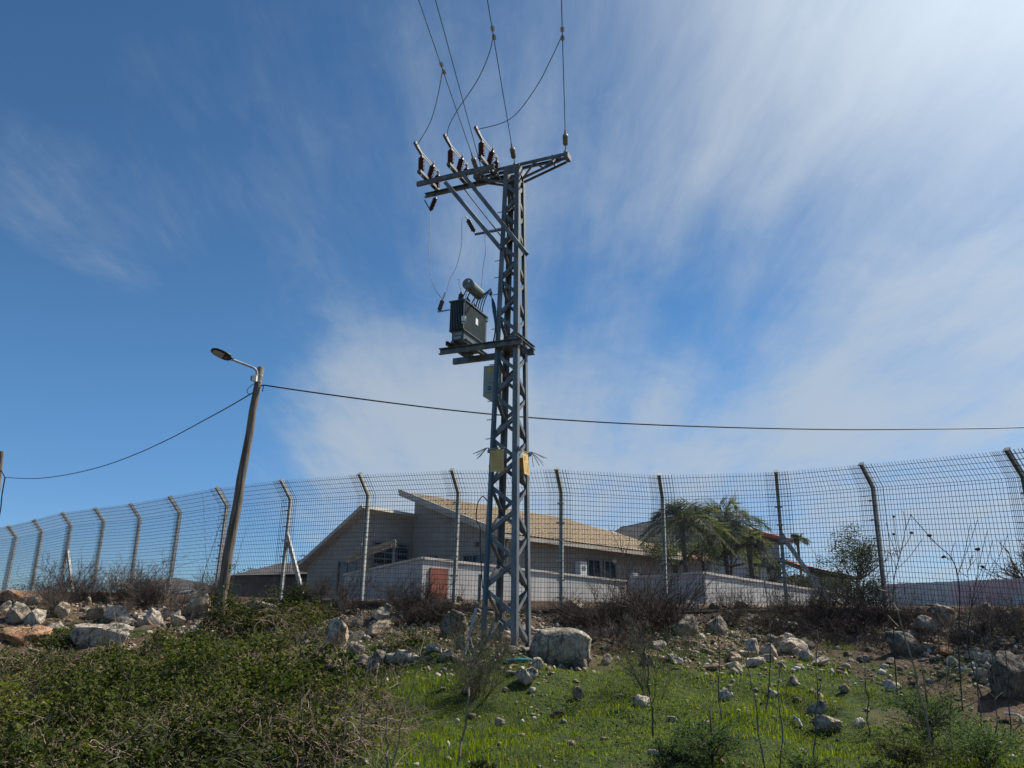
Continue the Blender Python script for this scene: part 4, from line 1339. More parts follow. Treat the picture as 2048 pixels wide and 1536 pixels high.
for s, z in ((1.4, 1.9), (3.0, 1.9), (6.6, 1.7)):
    window(h2, a + d * s, d, nf, 0.9, 1.1, z)
pa = flat(1376, 38)
MB().box(W3(pa, 1.0), d * 0.9, nb * 0.6, ZU * 1.6).build('porch_wall', M['grey_render'], h2)
tiled_roof('porch_tiling', W3(pa - d * 1.2 + nf * 0.9, 2.62), W3(pa + d * 1.2 + nf * 0.9, 2.62), W3(pa + d * 1.1 + nb * 0.3, 2.92), W3(pa - d * 1.1 + nb * 0.3, 2.92), 'red_tile', h2, 0.3, 0.4)
# low house with red roof further right
h3 = thing('red_roof_house', 'far low house with a plain red tiled roof left of the olive tree', 'house', (18, 50, G + EYE))
a, b = flat(1596, 48), flat(1700, 50)
d = (b - a).normalized(); nb = Vector((-d.y, d.x, 0))
prism('wall', [a, b, b + nb * 6, a + nb * 6], -1.5, 2.55, 'grey_render', h3)
A1, B1 = W3(a - d * 0.3 - nb * 0.4, 3.15), W3(b + d * 0.2 - nb * 0.4, 2.6)
C1, D1_ = W3(b + d * 0.2 + nb * 3, 2.95), W3(a - d * 0.3 + nb * 3, 4.3)
tiled_roof('roof_tiling', A1, B1, C1, D1_, 'red_tile', h3, 0.3, 0.4)
slab('roof', A1 - ZU * .02, B1 - ZU * .02, C1 - ZU * .02, D1_ - ZU * .02, 0.15, 'dark_roof', h3)
# chimney post on the garden side
chp = thing('garden_chimney', 'slim stone chimney with a flat cap beside the palm trees', 'chimney', at(1527, 1195, 30))
MB().beam(at(1527, 1195, 30), at(1525, 1135, 30), 0.22, 0.22, (0, 1, 0)).build('stack', M['coping'], chp)
MB().box(at(1525, 1130, 30), Vector((0.28, 0, 0)), Vector((0, 0.22, 0)), ZU * 0.05).build('cap', M['dark_steel'], chp)
# dark low house on the left
h4 = thing('dark_house', 'dark low house with shallow roof left of the beige house', 'house', (-11, 36, G + EYE))
a = at(482, 1160, 35); b = at(700, 1160, 37)
a, b = Vector((a.x, a.y, 0)), Vector((b.x, b.y, 0))
d = (b - a).normalized(); nb = Vector((-d.y, d.x, 0))
prism('wall', [a, a + d * 2.1, b, b + nb * 7, a + nb * 7], -1.5, [1.45, 1.45, 1.45, 1.45, 1.45], 'dark_render', h4)
roof = MB()
pk0, pk1 = W3(a + d * 2.0 + nb * 2, 2.2), W3(b + nb * 2, 2.1)
r_ = [W3(a - d * 0.5 - nb * 0.5, 1.43), W3(b + d * 0.3 - nb * 0.5, 1.75), W3(b + nb * 7, 1.5), W3(a - d * 0.5 + nb * 7, 1.43)]
roof.add(r_ + [pk0, pk1], [(0, 1, 5, 4), (1, 2, 5), (2, 3, 4, 5), (3, 0, 4), (3, 2, 1, 0)])
roof.build('roof', M['dark_roof'], h4)
window(h4, a + d * 3.4, d, -nb, 0.9, 0.8, 0.8)
prism('extension', [a + d * 2.6 - nb * 0.9, a + d * 4.4 - nb * 0.9, a + d * 4.4 - nb * 0.02, a + d * 2.6 - nb * 0.02], -1.5, 0.95, 'grey_render', h4)
# distant roof on the far left
h5 = thing('distant_house', 'distant grey house with a low ridge behind the dry bushes', 'house', (-24, 58, G + EYE))
a = at(232, 1180, 58); b = at(412, 1180, 58)
a, b = Vector((a.x, a.y, 0)), Vector((b.x, b.y, 0))
d = (b - a).normalized(); nb = Vector((-d.y, d.x, 0))
prism('wall', [a, b, b + nb * 7, a + nb * 7], -3, 1.25, 'grey_render', h5)
rr = [W3(a - d * .4 - nb * .4, 1.5), W3(b + d * .4 - nb * .4, 1.2), W3(b + d * .4 + nb * 7, 1.2), W3(a - d * .4 + nb * 7, 1.5), W3(a + d * 2.9 + nb * 3, 2.3), W3(b - d * 1.5 + nb * 3, 1.95)]
MB().add(rr, [(0, 1, 5, 4), (1, 2, 5), (2, 3, 4, 5), (3, 0, 4), (3, 2, 1, 0)]).build('roof', M['dark_roof'], h5)
for k in range(2):
    window(h5, a + d * (2 + 2.6 * k), d, -nb, 1.0, 0.8, 0.7, mull=0)
# sheet metal hoarding on the right
hd = thing('sheet_hoarding', 'grey corrugated sheet hoarding with faded red patches at the right', 'hoarding', (13, 26, G + EYE))
a, b = at(1762, 1170, 24.5), at(2110, 1168, 21.5)
a, b = Vector((a.x, a.y, 0)), Vector((b.x, b.y, 0))
d = (b - a).normalized(); nb = Vector((d.y, -d.x, 0))
L = (b - a).length
npn = 9
for k in range(npn):
    p0, p1 = a + d * (L * k / npn), a + d * (L * (k + 1) / npn - 0.002)
    poly = []
    nr = 8
    for j in range(nr * 4 + 1):
        tt = j / (nr * 4)
        off = (0.0, 0.028, 0.028, 0.0)[j % 4]
        poly.append(p0.lerp(p1, tt) + nb * off)
    poly2 = poly + [q - nb * 0.006 for q in reversed(poly)]
    zt = 1.10 + 0.14 * (k / npn)
    prism('sheet_panel', [tuple(q) for q in poly2], -0.2, zt, 'rusty_panel' if k not in (2, 4) else 'rusty_panel', hd)

# ------------------------------------------------------------------ rocks
import bmesh


def ico(sub):
    bm = bmesh.new()
    bmesh.ops.create_icosphere(bm, subdivisions=sub, radius=1.0)
    v = np.array([p.co[:] for p in bm.verts])
    f = np.array([[q.index for q in p.verts] for p in bm.faces])
    bm.free()
    return v, f


ICO = {k: ico(k) for k in (1, 2, 3, 4)}


def rock_shape(seed, sub=3, planes=17, rough=0.07, lo=0.40, hi=0.74, block=False):
    rg = np.random.default_rng(seed)
    v, f = ICO[sub]
    v = v.copy()
    if block:
        v = np.sign(v) * np.abs(v) ** 0.55
    for _ in range(planes):
        n_ = rg.normal(size=3); n_ /= np.linalg.norm(n_)
        d = rg.uniform(lo, hi)
        s = v @ n_ - d
        v = v - np.outer(np.clip(s, 0, None), n_) * 0.985
    q = v * 1.0
    o = rg.uniform(0, 50)
    nz = fbm(q[:, 0] * 1.3 + q[:, 2] * 0.9 + o, q[:, 1] * 1.3 - q[:, 2] * 0.8 + o, 1.3, 4)
    if sub >= 3: nz = nz + 0.9 * fbm(q[:, 0] + q[:, 2] * 1.3 + o, q[:, 1] + q[:, 2] + o, 4.0, 3)
    ln = np.linalg.norm(v, axis=1, keepdims=True)
    v = v * (1 + rough * nz[:, None])
    v /= np.abs(v).max(axis=0)
    return v, f


def place_rock(px, py, w, h, mt, label, seed, sub=3, name='rock', rough=0.14, sink=0.26, dd=0.8, tilt=0.0, group='large rocks on the slope', planes=17, lo=0.40, hi=0.74, block=False):
    """px, py: photo point of the foot of the rock; w, h in photo pixels"""
    p = hit(px, py)
    k = px_size(p)
    if w > 38: sub = 4
    v, f = rock_shape(seed, sub, planes, rough, lo, hi, block)
    sx, sz = w * k / 2, h * k / 2 * (1 + sink)
    a = tilt
    v = v * np.array([sx, sx * dd, sz])
    v = np.stack([v[:, 0] * math.cos(a) - v[:, 2] * math.sin(a), v[:, 1], v[:, 0] * math.sin(a) + v[:, 2] * math.cos(a)], 1)
    c = np.array([p.x, p.y + sx * dd * 0.5, gz(p.x, p.y) + sz * (1 - 2 * sink)])
    o = np_mesh(name, v + c, f, M[mt], org=tuple(c), smooth=False)
    tag(o, label, 'rock', group)
    return o


L_, T_, O_, K_ = 'limestone', 'tan_limestone', 'orange_rock', 'grey_rock'
ROCKS = [
    (1122, 1332, 128, 74, L_, 'huge flat topped limestone boulder at the right foot of the tower', 4, dict(lo=0.9, hi=1.25, planes=16, dd=0.6, rough=0.12, block=True, sink=0.12)),
    (1053, 1374, 46, 36, L_, 'pale angular rock alone in the grass below the big boulder', 1, {}),
    (1072, 1340, 30, 26, L_, 'small pale pointed rock at the left foot of the big boulder', 17, {}),
    (1160, 1404, 30, 28, T_, 'reddish tan pointed rock in the grass right of centre', 2, {}),
    (1284, 1418, 38, 34, L_, 'pale pitted rock beside the thin sapling in the grass', 3, {}),
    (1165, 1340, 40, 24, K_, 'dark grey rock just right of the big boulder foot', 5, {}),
    (1212, 1332, 28, 24, L_, 'round pale rock at the right end of the big boulder', 6, {}),
    (810, 1328, 62, 30, L_, 'flat pale rock lying left of the tower foot', 7, {}),
    (672, 1296, 62, 62, T_, 'tall slanted tan rock sticking out beside the brambles', 8, dict(tilt=0.5)),
    (690, 1222, 40, 24, T_, 'rounded tan rock on top of the bank near the fence post', 9, {}),
    (655, 1222, 26, 20, T_, 'small brown rock left of the rounded tan one on the bank', 10, {}),
    (757, 1242, 44, 30, L_, 'pale rock on the bank above the slanted slab', 11, {}),
    (756, 1274, 66, 34, T_, 'sloping tan slab on the bare bank left of the tower', 12, dict(tilt=0.35)),
    (716, 1312, 40, 28, K_, 'smooth round grey rock below the sloping tan slab', 13, {}),
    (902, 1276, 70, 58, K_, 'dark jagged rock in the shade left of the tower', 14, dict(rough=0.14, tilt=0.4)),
    (925, 1300, 36, 28, T_, 'brownish rock at the left foot of the tower', 15, {}),
    (757, 1330, 30, 30, K_, 'grey mottled rock at the edge of the brambles', 16, {}),
    (872, 1304, 44, 18, L_, 'thin flat slab in front of the dark jagged rock', 18, {}),
    (388, 1232, 60, 56, T_, 'upright split tan rock on the crest beside the wooden pole', 19, dict(rough=0.12)),
    (225, 1248, 78, 42, L_, 'broad rugged limestone rock in the left rubble row', 20, dict(rough=0.12)),
    (182, 1240, 46, 34, T_, 'tan broken slab left of the broad rugged rock', 21, {}),
    (118, 1236, 34, 34, T_, 'upright tan rock standing alone in the left rubble', 22, {}),
    (205, 1290, 130, 48, L_, 'long white limestone ledge among the left brambles', 23, dict(sub=4, rough=0.13, dd=0.5)),
    (108, 1265, 42, 26, L_, 'white blocky rock above the left end of the long ledge', 24, {}),
    (30, 1292, 92, 42, O_, 'orange stained rock at the left picture edge', 25, dict(rough=0.14)),
    (24, 1250, 64, 50, L_, 'large pale rock behind the orange one at the left edge', 26, {}),
    (62, 1252, 42, 36, L_, 'pale rock leaning on the large one at the left edge', 27, {}),
    (24, 1204, 76, 26, O_, 'reddish rubble rock on the crest at the left edge', 28, dict(rough=0.15)),
    (68, 1210, 40, 22, T_, 'low tan rock on the crest near the left edge', 42, {}),
    (298, 1250, 46, 36, L_, 'rounded pale rock in the middle of the left rubble row', 29, {}),
    (338, 1240, 40, 28, T_, 'squat tan rock right of the rounded pale one', 30, {}),
    (352, 1252, 36, 30, L_, 'pale cracked rock below the split tan rock', 31, {}),
    (205, 1246, 18, 14, L_, 'small white stone on the long limestone ledge', 32, {}),
    (522, 1220, 96, 20, L_, 'long flat pale rock along the fence footing', 33, dict(dd=0.35)),
    (330, 1292, 50, 22, L_, 'pale stone half hidden in the bramble leaves', 34, {}),
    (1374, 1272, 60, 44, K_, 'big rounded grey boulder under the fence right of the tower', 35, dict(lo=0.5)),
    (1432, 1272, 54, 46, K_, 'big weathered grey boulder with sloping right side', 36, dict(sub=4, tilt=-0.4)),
    (1509, 1314, 30, 42, L_, 'upright pale rock in the group right of the boulders', 37, {}),
    (1543, 1316, 48, 30, L_, 'rounded pinkish grey rock in front of its group', 38, {}),
    (1590, 1306, 66, 38, L_, 'large pale rock at the back of the rock group', 39, dict(rough=0.12)),
    (1470, 1322, 34, 22, T_, 'low tan rock left of the upright pale one', 40, {}),
    (1655, 1462, 66, 32, L_, 'pale layered rock in the grass near the ferny plants', 41, dict(rough=0.14)),
    (1642, 1432, 42, 30, K_, 'grey pointed rock behind the pale layered one', 43, {}),
    (1722, 1458, 30, 24, L_, 'small pale rock right of the layered one', 44, {}),
    (1452, 1402, 36, 26, L_, 'pale square rock in the middle of the grassy slope', 45, {}),
    (1545, 1396, 26, 20, L_, 'bright small rock in the grass below the rock group', 46, {}),
    (1693, 1390, 26, 20, T_, 'tan square rock high in the right grass', 47, {}),
    (1588, 1370, 22, 18, L_, 'pale small rock on the slope under the rock group', 48, {}),
    (1348, 1448, 30, 18, L_, 'small pale flat rock left of the front ferny plant', 49, {}),
    (1825, 1302, 96, 50, K_, 'broad grey rock slab beside the right fence corner', 50, dict(rough=0.12, tilt=-0.3)),
    (1782, 1282, 30, 26, T_, 'tan rock left of the broad grey slab', 51, {}),
    (1903, 1252, 48, 44, T_, 'upright tan rock before the sheet hoarding', 52, {}),
    (1862, 1262, 60, 34, L_, 'low pale rock before the sheet hoarding', 53, {}),
    (1970, 1262, 60, 24, L_, 'flat pale rock at the right foot of the hoarding', 54, {}),
    (1935, 1276, 40, 26, L_, 'pale rock between the hoarding rocks', 55, {}),
    (2034, 1400, 92, 112, K_, 'big dark boulder half cut by the right picture edge', 56, dict(rough=0.12, lo=0.5)),
    (1895, 1312, 50, 24, O_, 'orange brown rock on the right rubble bank', 57, {}),
    (1955, 1322, 44, 22, L_, 'pale slab on the right rubble bank', 58, {}),
    (1968, 1362, 36, 26, T_, 'tan rock near the dark boulder at the right', 59, {}),
    (1785, 1382, 36, 26, L_, 'pale rock on the slope behind the tall ferny plant', 60, {}),
    (1640, 1400, 22, 16, T_, 'small tan rock in the right grass', 61, {}),
    (1000, 1455, 22, 18, T_, 'tan stone topped by a small white one in the foreground grass', 62, {}),
    (728, 1530, 18, 12, L_, 'small pale stone at the bottom of the grass', 63, {}),
]
for i, (px, py, w, h, mt, lab, seed, kw) in enumerate(ROCKS):
    place_rock(px, py, w, h, mt, lab, seed * 7 + 3, **kw)

for i in range(90):
    px = random.uniform(0, 2048)
    if 460 < px < 640 or 930 < px < 1090: continue
    py = random.uniform(1198, 1300) if px < 460 else random.uniform(1215, 1345)
    place_rock(px, py, random.uniform(18, 46), random.uniform(14, 28), random.choice((L_, L_, T_, L_, K_)), 'pale broken rock in the dense rubble band left of the wooden pole' if px < 460 else 'pale broken rock in the rubble band below the fence right of the brambles',
               2000 + i * 3, sink=0.34, tilt=random.uniform(-.4, .4), group='broken rocks in the rubble band', name='rubble_rock')

# countable small stones, sharing a handful of shapes
STONE_ME = []
for k in range(10):
    v, f = rock_shape(900 + k, 2, 14, 0.12)
    v = v * np.array([1.0, RNG.uniform(0.65, 0.95), RNG.uniform(0.45, 0.75)])
    for mt in (L_, T_, K_, O_):
        me = bpy.data.meshes.new('stone')
        me.from_pydata(v.tolist(), [], f.tolist())
        me.materials.append(M[mt])
        STONE_ME.append(me)
n_st = 0
tries = 0
while n_st < 290 and tries < 6000:
    tries += 1
    px = random.uniform(0, 2048)
    py = random.uniform(1205, 1530) if random.random() < 0.4 else random.uniform(1200, 1335)
    if px < 620 and py > 1330 and random.random() < 0.85: continue
    if 800 < px < 1350 and py > 1400 and random.random() < 0.72: continue
    if px > 1350 and py > 1450 and random.random() < 0.6: continue
    p = hit(px, py)
    if p.y > 21 or abs(p.x - TC.x) < 0.6 and abs(p.y - TC.y) < 0.6: continue
    s = random.choice((0.04, 0.055, 0.07, 0.09, 0.12, 0.17)) * (1.0 if py < 1335 else 0.62) * random.uniform(0.7, 1.3)
    kk = random.choices((0, 1, 2, 3), (5, 3, 1.5, 1))[0]
    o = link(bpy.data.objects.new('stone', STONE_ME[random.randrange(10) * 4 + kk]))
    o.location = (p.x, p.y, gz(p.x, p.y) + s * 0.12)
    o.rotation_euler = (random.uniform(-.4, .4), random.uniform(-.4, .4), random.uniform(0, 6.3))
    o.scale = (s, s, s * random.uniform(0.7, 1.1))
    o['label'] = 'small loose stone scattered on the grassy slope' if p.y < 15.5 else 'small loose stone scattered on the rubble bank below the fence'
    o['category'], o['group'] = 'stone', 'small stones on the slope'
    n_st += 1

# uncountable rubble and chips
N = 32000
rx = RNG.uniform(-14, 11, N * 4); ry = RNG.uniform(8.5, 20.5, N * 4)
tt = np.interp(rx, _cx, _cy) - ry
wgt = np.where(tt < -0.1, 0.0, np.clip(1.15 - tt / 5.5, 0.05, 1)) * np.clip(0.55 + fbm(rx, ry, 0.6) * 1.3, 0.05, 1)
keep = RNG.random(N * 4) < wgt * 0.85
rx, ry = rx[keep][:N], ry[keep][:N]
v1, f1 = ICO[1]
v1 = v1[:12] if len(v1) > 12 and False else v1
n = len(rx)
sz = RNG.uniform(0.010, 0.036, n) * RNG.choice([0.8, 1.0, 1.4, 2.1], n)
rot = RNG.uniform(0, 6.28, n)
sc = RNG.uniform(0.35, 1.45, (n, 3)) * sz[:, None]
sc[:, 2] *= 0.7
jit = 1 + RNG.uniform(-0.5, 0.35, (n, len(v1), 1))
vv = v1[None] * jit * sc[:, None, :]
cr, sr = np.cos(rot)[:, None], np.sin(rot)[:, None]
vv = np.stack([vv[..., 0] * cr - vv[..., 1] * sr, vv[..., 0] * sr + vv[..., 1] * cr, vv[..., 2]], -1)
vv += np.stack([rx, ry, ground_z(rx, ry) + sz * 0.2], -1)[:, None, :]
ff = (f1[None] + (np.arange(n) * len(v1))[:, None, None]).reshape(-1, 3)
m, t = mat('rubble_stone')
isl = t.pos.outputs['Random Per Island']
setp(t, color=t.ramp(isl, [(0.0, (0.13, 0.085, 0.06)), (0.35, (0.20, 0.145, 0.10)), (0.65, (0.30, 0.24, 0.185)), (0.9, (0.46, 0.40, 0.33)), (1.0, (0.58, 0.53, 0.46))]), rough=0.95)
rub = np_mesh('rubble', vv.reshape(-1, 3), ff, M['rubble_stone'], kind='stuff')
rub['label'] = 'loose limestone chips and rubble on the bank'


# ------------------------------------------------------------------ plant building
def leaf_quads(pos, direc, up, ln, wd, fold=0.25):
    """one folded rhombus per row"""
    direc = direc / np.linalg.norm(direc, axis=1, keepdims=True)
    side = np.cross(direc, up)
    side /= np.linalg.norm(side, axis=1, keepdims=True) + 1e-9
    nn = np.cross(side, direc)
    ln, wd = ln[:, None], wd[:, None]
    b = pos
    m_ = pos + direc * ln * 0.45
    l_ = m_ + side * wd * 0.5 + nn * wd * fold
    r_ = m_ - side * wd * 0.5 + nn * wd * fold
    tp_ = pos + direc * ln - nn * ln * 0.08
    v = np.stack([b, r_, tp_, l_], 1).reshape(-1, 3)
    k = np.arange(len(pos)) * 4
    return v, np.stack([k, k + 1, k + 2, k + 3], 1)


def rand_dirs(n, zmin=-0.4, zmax=0.9, rg=RNG):
    a = rg.uniform(0, 2 * np.pi, n)
    z = rg.uniform(zmin, zmax, n)
    r = np.sqrt(np.clip(1 - z * z, 0, 1))
    return np.stack([r * np.cos(a), r * np.sin(a), z], 1)


def twig_mesh(P, R):
    """P (n, k, 3) polylines, R (n, k) radii -> three-sided tubes"""
    n, k, _ = P.shape
    tng = np.gradient(P, axis=1)
    tng /= np.linalg.norm(tng, axis=2, keepdims=True) + 1e-9
    ref = np.where(np.abs(tng[..., 2:3]) < 0.9, np.array([0, 0, 1.0]), np.array([1.0, 0, 0]))
    a = np.cross(tng, ref); a /= np.linalg.norm(a, axis=2, keepdims=True) + 1e-9
    b = np.cross(tng, a)
    rings = []
    for j in range(3):
        an = 2 * np.pi * j / 3
        rings.append(P + (a * np.cos(an) + b * np.sin(an)) * R[..., None])
    V = np.stack(rings, 2).reshape(-1, 3)
    base = (np.arange(n) * k * 3)[:, None] + (np.arange(k - 1) * 3)[None]
    fs = []
    for j in range(3):
        j2 = (j + 1) % 3
        fs.append(np.stack([base + j, base + j2, base + j2 + 3, base + j + 3], -1).reshape(-1, 4))
    return V, np.concatenate(fs)


def merge(parts):
    V, Fc, o = [], [], 0
    for v, f in parts:
        V.append(v); Fc.append(f + o); o += len(v)
    return np.concatenate(V), np.concatenate(Fc)


def grow(base, direc, length, k=5, droop=0.15, wob=0.06, rg=RNG):
    """polylines that start at base along direc and bend"""
    n = len(base)
    t_ = np.linspace(0, 1, k)
    direc = direc / np.linalg.norm(direc, axis=1, keepdims=True)
    P = base[:, None] + direc[:, None] * (length[:, None] * t_)[..., None]
    P[..., 2] -= droop * length[:, None] * t_ ** 2
    w = np.cumsum(rg.normal(0, 1, (n, k, 3)), 1) * (length[:, None, None] * wob / math.sqrt(k)) * t_[None, :, None]
    return P + w


def branchlets(P, per, share0, ln, spread, rg=RNG, k=4, droop=0.0, wob=0.06):
    """side shoots on polylines"""
    n, kk, _ = P.shape
    idx = np.repeat(np.arange(n), per)
    s = rg.uniform(share0, 0.98, len(idx)) * (kk - 1)
    i0 = np.clip(s.astype(int), 0, kk - 2)
    fr = (s - i0)[:, None]
    b = P[idx, i0] * (1 - fr) + P[idx, i0 + 1] * fr
    d = P[idx, i0 + 1] - P[idx, i0]
    d /= np.linalg.norm(d, axis=1, keepdims=True) + 1e-9
    d = d + rand_dirs(len(idx), -0.6, 0.8, rg) * spread
    return grow(b, d, rg.uniform(0.5, 1.0, len(idx)) * ln, k, droop, wob, rg)


def taper(P, r0, r1):
    n, k, _ = P.shape
    return np.broadcast_to(np.linspace(r0, r1, k), (n, k)).copy()


# brambles
def bramble(px, py, rad, hgt, nleaf, label, seed, canes=16, dry=0.06):
    rg = np.random.default_rng(seed)
    p = hit(px, py) if py < 1530 else at(px, py, 9.3 - (py - 1530) * 0.018)
    c = np.array([p.x, p.y])
    a = rg.uniform(0, 2 * np.pi, canes)
    r0 = rg.uniform(0, rad * 0.55, canes)
    bx, by = c[0] + r0 * np.cos(a), c[1] + r0 * np.sin(a)
    base = np.stack([bx, by, ground_z(bx, by) - 0.02], 1)
    d = np.stack([np.cos(a + rg.normal(0, .6, canes)), np.sin(a + rg.normal(0, .6, canes)), rg.uniform(0.6, 1.6, canes)], 1)
    ln = rg.uniform(0.8, 1.3, canes) * (rad + hgt) * 0.75
    P = grow(base, d, ln, 8, 0.75, 0.10, rg)
    P[..., 2] = np.maximum(P[..., 2], ground_z(P[..., 0], P[..., 1]) + 0.03)
    P[..., 2] += 0.10
    B = branchlets(P, 7, 0.2, rad * 0.5, 0.9, rg, 5, 0.25, 0.14)
    V, Fq = merge([twig_mesh(P, taper(P, 0.009, 0.004)), twig_mesh(B, taper(B, 0.005, 0.0022))])
    root = thing('bramble_bush', label, 'bramble', (p.x, p.y, gz(p.x, p.y)), 'bramble bushes on the left slope')
    np_mesh('cane', V, Fq, M['straw_stem' if seed % 3 else 'green_twig'], root)
    # leaves: some along the shoots, most through the volume of the low mound
    n1 = int(nleaf * 0.35)
    ii = rg.integers(0, len(B), n1); jj = rg.integers(1, 5, n1)
    pos1 = B[ii, jj] + rg.normal(0, 0.03, (n1, 3))
    n2 = nleaf - n1
    rr = rad * np.sqrt(rg.random(n2)); aa = rg.uniform(0, 2 * np.pi, n2)
    x, y = c[0] + rr * np.cos(aa), c[1] + rr * np.sin(aa)
    lump = np.clip(0.62 + 1.5 * fbm(x * 1.0 + seed, y, 1.5, 3), 0.08, 1.7)
    top = hgt * 1.25 * lump * np.clip(1.15 - (rr / rad) ** 3, 0.1, 1)
    z = ground_z(x, y) + top * (1 - rg.random(n2) ** 2.2 * 0.9)
    ncl = int(70 * rad / 0.9)
    ci = rg.integers(0, n2, ncl)
    pick = rg.integers(0, ncl, n2)
    clus = rg.random(n2) < 0.72
    sg = rg.uniform(0.05, 0.11, ncl)[pick][:, None]
    cpos = np.stack([x[ci], y[ci], ground_z(x[ci], y[ci]) + top[ci] * rg.uniform(0.7, 1.25, ncl)], 1)[pick] + rg.normal(0, 1, (n2, 3)) * sg * np.array([1, 1, 0.75])
    x, y, z = (np.where(clus, cpos[:, k], q) for k, q in enumerate((x, y, z)))
    pos = np.concatenate([pos1, np.stack([x, y, z], 1)])
    size = rg.uniform(0.8, 1.45) * rg.uniform(0.024, 0.05, nleaf) * rg.choice([0.8, 1.0, 1.25], nleaf)
    # three leaflets that share a stalk
    dv = rand_dirs(nleaf, -0.35, 0.45, rg)
    upv_ = rand_dirs(nleaf, 0.35, 1.0, rg)
    vs = []
    for ang in (-1.0, 0.0, 1.0):
        sdv = np.cross(dv, upv_); sdv /= np.linalg.norm(sdv, axis=1, keepdims=True) + 1e-9
        dd = dv * math.cos(ang) + sdv * math.sin(ang)
        vs.append(leaf_quads(pos + dd * 0.006, dd, upv_, size * (1 if ang == 0 else 0.85), size * 0.72))
    V, Fq = merge(vs)
    np_mesh('foliage', V, Fq, M['bramble_leaf'], root)
    nd = int(nleaf * dry)
    if nd:
        k_ = rg.integers(0, nleaf, nd)
        V, Fq = leaf_quads(pos[k_] - np.array([0, 0, 0.03]), rand_dirs(nd, -0.9, 0.3, rg), rand_dirs(nd, 0.1, 1, rg), size[k_] * 0.9, size[k_] * 0.5)
        np_mesh('dead_leaf', V, Fq, M['dry_leaf'], root, kind='stuff')
    return root


BR = [(60, 1350, .9, .30, 'low bramble bush under the orange rock at the left edge'), (205, 1350, .95, .32, 'bramble bush just below the long white ledge'), (350, 1330, .9, .34, 'bramble bush below the rounded pale rubble rock'),
      (478, 1262, .85, .50, 'bramble bush climbing round the foot of the wooden pole'), (566, 1255, .8, .50, 'bramble bush below the flat rock at the footing'), (610, 1300, .7, .48, 'bramble bush left of the tall slanted tan rock'),
      (500, 1340, .9, .52, 'bramble bush in the middle of the thicket below the pole'), (395, 1400, .95, .55, 'dense bramble bush in the middle of the left thicket'), (255, 1420, .95, .52, 'dense bramble bush right of the lower left one'),
      (95, 1425, .95, .46, 'bramble bush in the lower left with twigs showing'), (620, 1370, .7, .36, 'small bramble bush at the right border of the thicket'), (530, 1425, .9, .5, 'bramble bush above the dry arching canes'),
      (400, 1475, .9, .55, 'bramble bush at the bottom with dark hollow beside it'), (240, 1490, .9, .55, 'bramble bush beside the pale arching cane at the bottom'), (60, 1500, .9, .5, 'bramble bush in the bottom left corner'),
      (640, 1500, .75, .42, 'thin bramble bush among the dry stems at the bottom'), (500, 1540, .85, .5, 'bramble bush cut by the bottom edge left of the dry stems'), (330, 1600, .9, .5, 'near bramble bush cut by the bottom edge'),
      (120, 1610, .9, .5, 'nearest bramble bush at the bottom left'), (700, 1420, .5, .26, 'small sparse bramble at the edge of the grass'), (140, 1290, .5, .22, 'small green bramble between the ledge and the orange rock'),
      (640, 1235, .5, .22, 'small bramble under the fence near the tan rocks'), (820, 1290, .5, .16, 'low leafy bramble behind the flat pale rock'), (600, 1205, .35, .32, 'small bramble shoot standing at the fence brace foot')]
for i, (px, py, rad, hg, lab) in enumerate(BR):
    dens_ = 2500 if rad > 0.75 else 1100
    if px > 600: dens_ = int(dens_ * 0.62)
    bramble(px, py, rad, hg, dens_, lab, 100 + i, canes=24 if px < 600 else 26, dry=0.06 if px < 480 else 0.14)


# bare shrubs at the fence
def dry_shrub(seed, stems, h, spread, r0, mt, fork=9, second=3, wob=0.15):
    rg = np.random.default_rng(seed)
    a = rg.uniform(0, 2 * np.pi, stems)
    rr = rg.uniform(0, 0.16, stems)
    base = np.stack([rr * np.cos(a), rr * np.sin(a), np.zeros(stems) - 0.05], 1)
    d = np.stack([np.cos(a) * spread, np.sin(a) * spread, np.ones(stems)], 1) + rg.normal(0, .18, (stems, 3))
    P = grow(base, d, rg.uniform(0.35, 1.0, stems) * h, 6, -0.05, wob, rg)
    B = branchlets(P, fork, 0.25, h * 0.42, 0.75, rg, 4, -0.05, wob)
    C = branchlets(B, second, 0.3, h * 0.20, 0.8, rg, 3, -0.05, wob)
    V, Fq = merge([twig_mesh(P, taper(P, r0, r0 * 0.45)), twig_mesh(B, taper(B, r0 * 0.6, r0 * 0.3)), twig_mesh(C, taper(C, r0 * 0.42, r0 * 0.24))])
    me_o = np_mesh('tmp', V, Fq, M[mt])
    me = me_o.data
    bpy.data.objects.remove(me_o)
    return me


SHRUB = [dry_shrub(300 + k, 18, 0.9, 0.55, 0.0065, 'dark_twig', 10, 3) for k in range(3)]
SHRUB += [dry_shrub(320 + k, 13, 0.9, 0.40, 0.0065, 'dry_twig', 8, 3) for k in range(2)]
SHRUB += [dry_shrub(340 + k, 26, 0.8, 0.75, 0.0055, 'dark_twig', 12, 3) for k in range(2)]


def put_shrub(px, py, hpx, kind, label, group='bare shrubs along the fence', wide=1.0, y=None, name='dry_shrub', cat='shrub', meshes=SHRUB):
    p = hit(px, py) if y is None else at(px, py, y)
    s = hpx * px_size(p) / 0.85
    o = link(bpy.data.objects.new(name, meshes[kind]))
    o.location = (p.x, p.y, gz(p.x, p.y) if y is None else p.z)
    o.scale = (s * wide, s * wide, s)
    o.rotation_euler = (0, 0, random.uniform(0, 6.28))
    tag(o, label, cat, group)
    return o


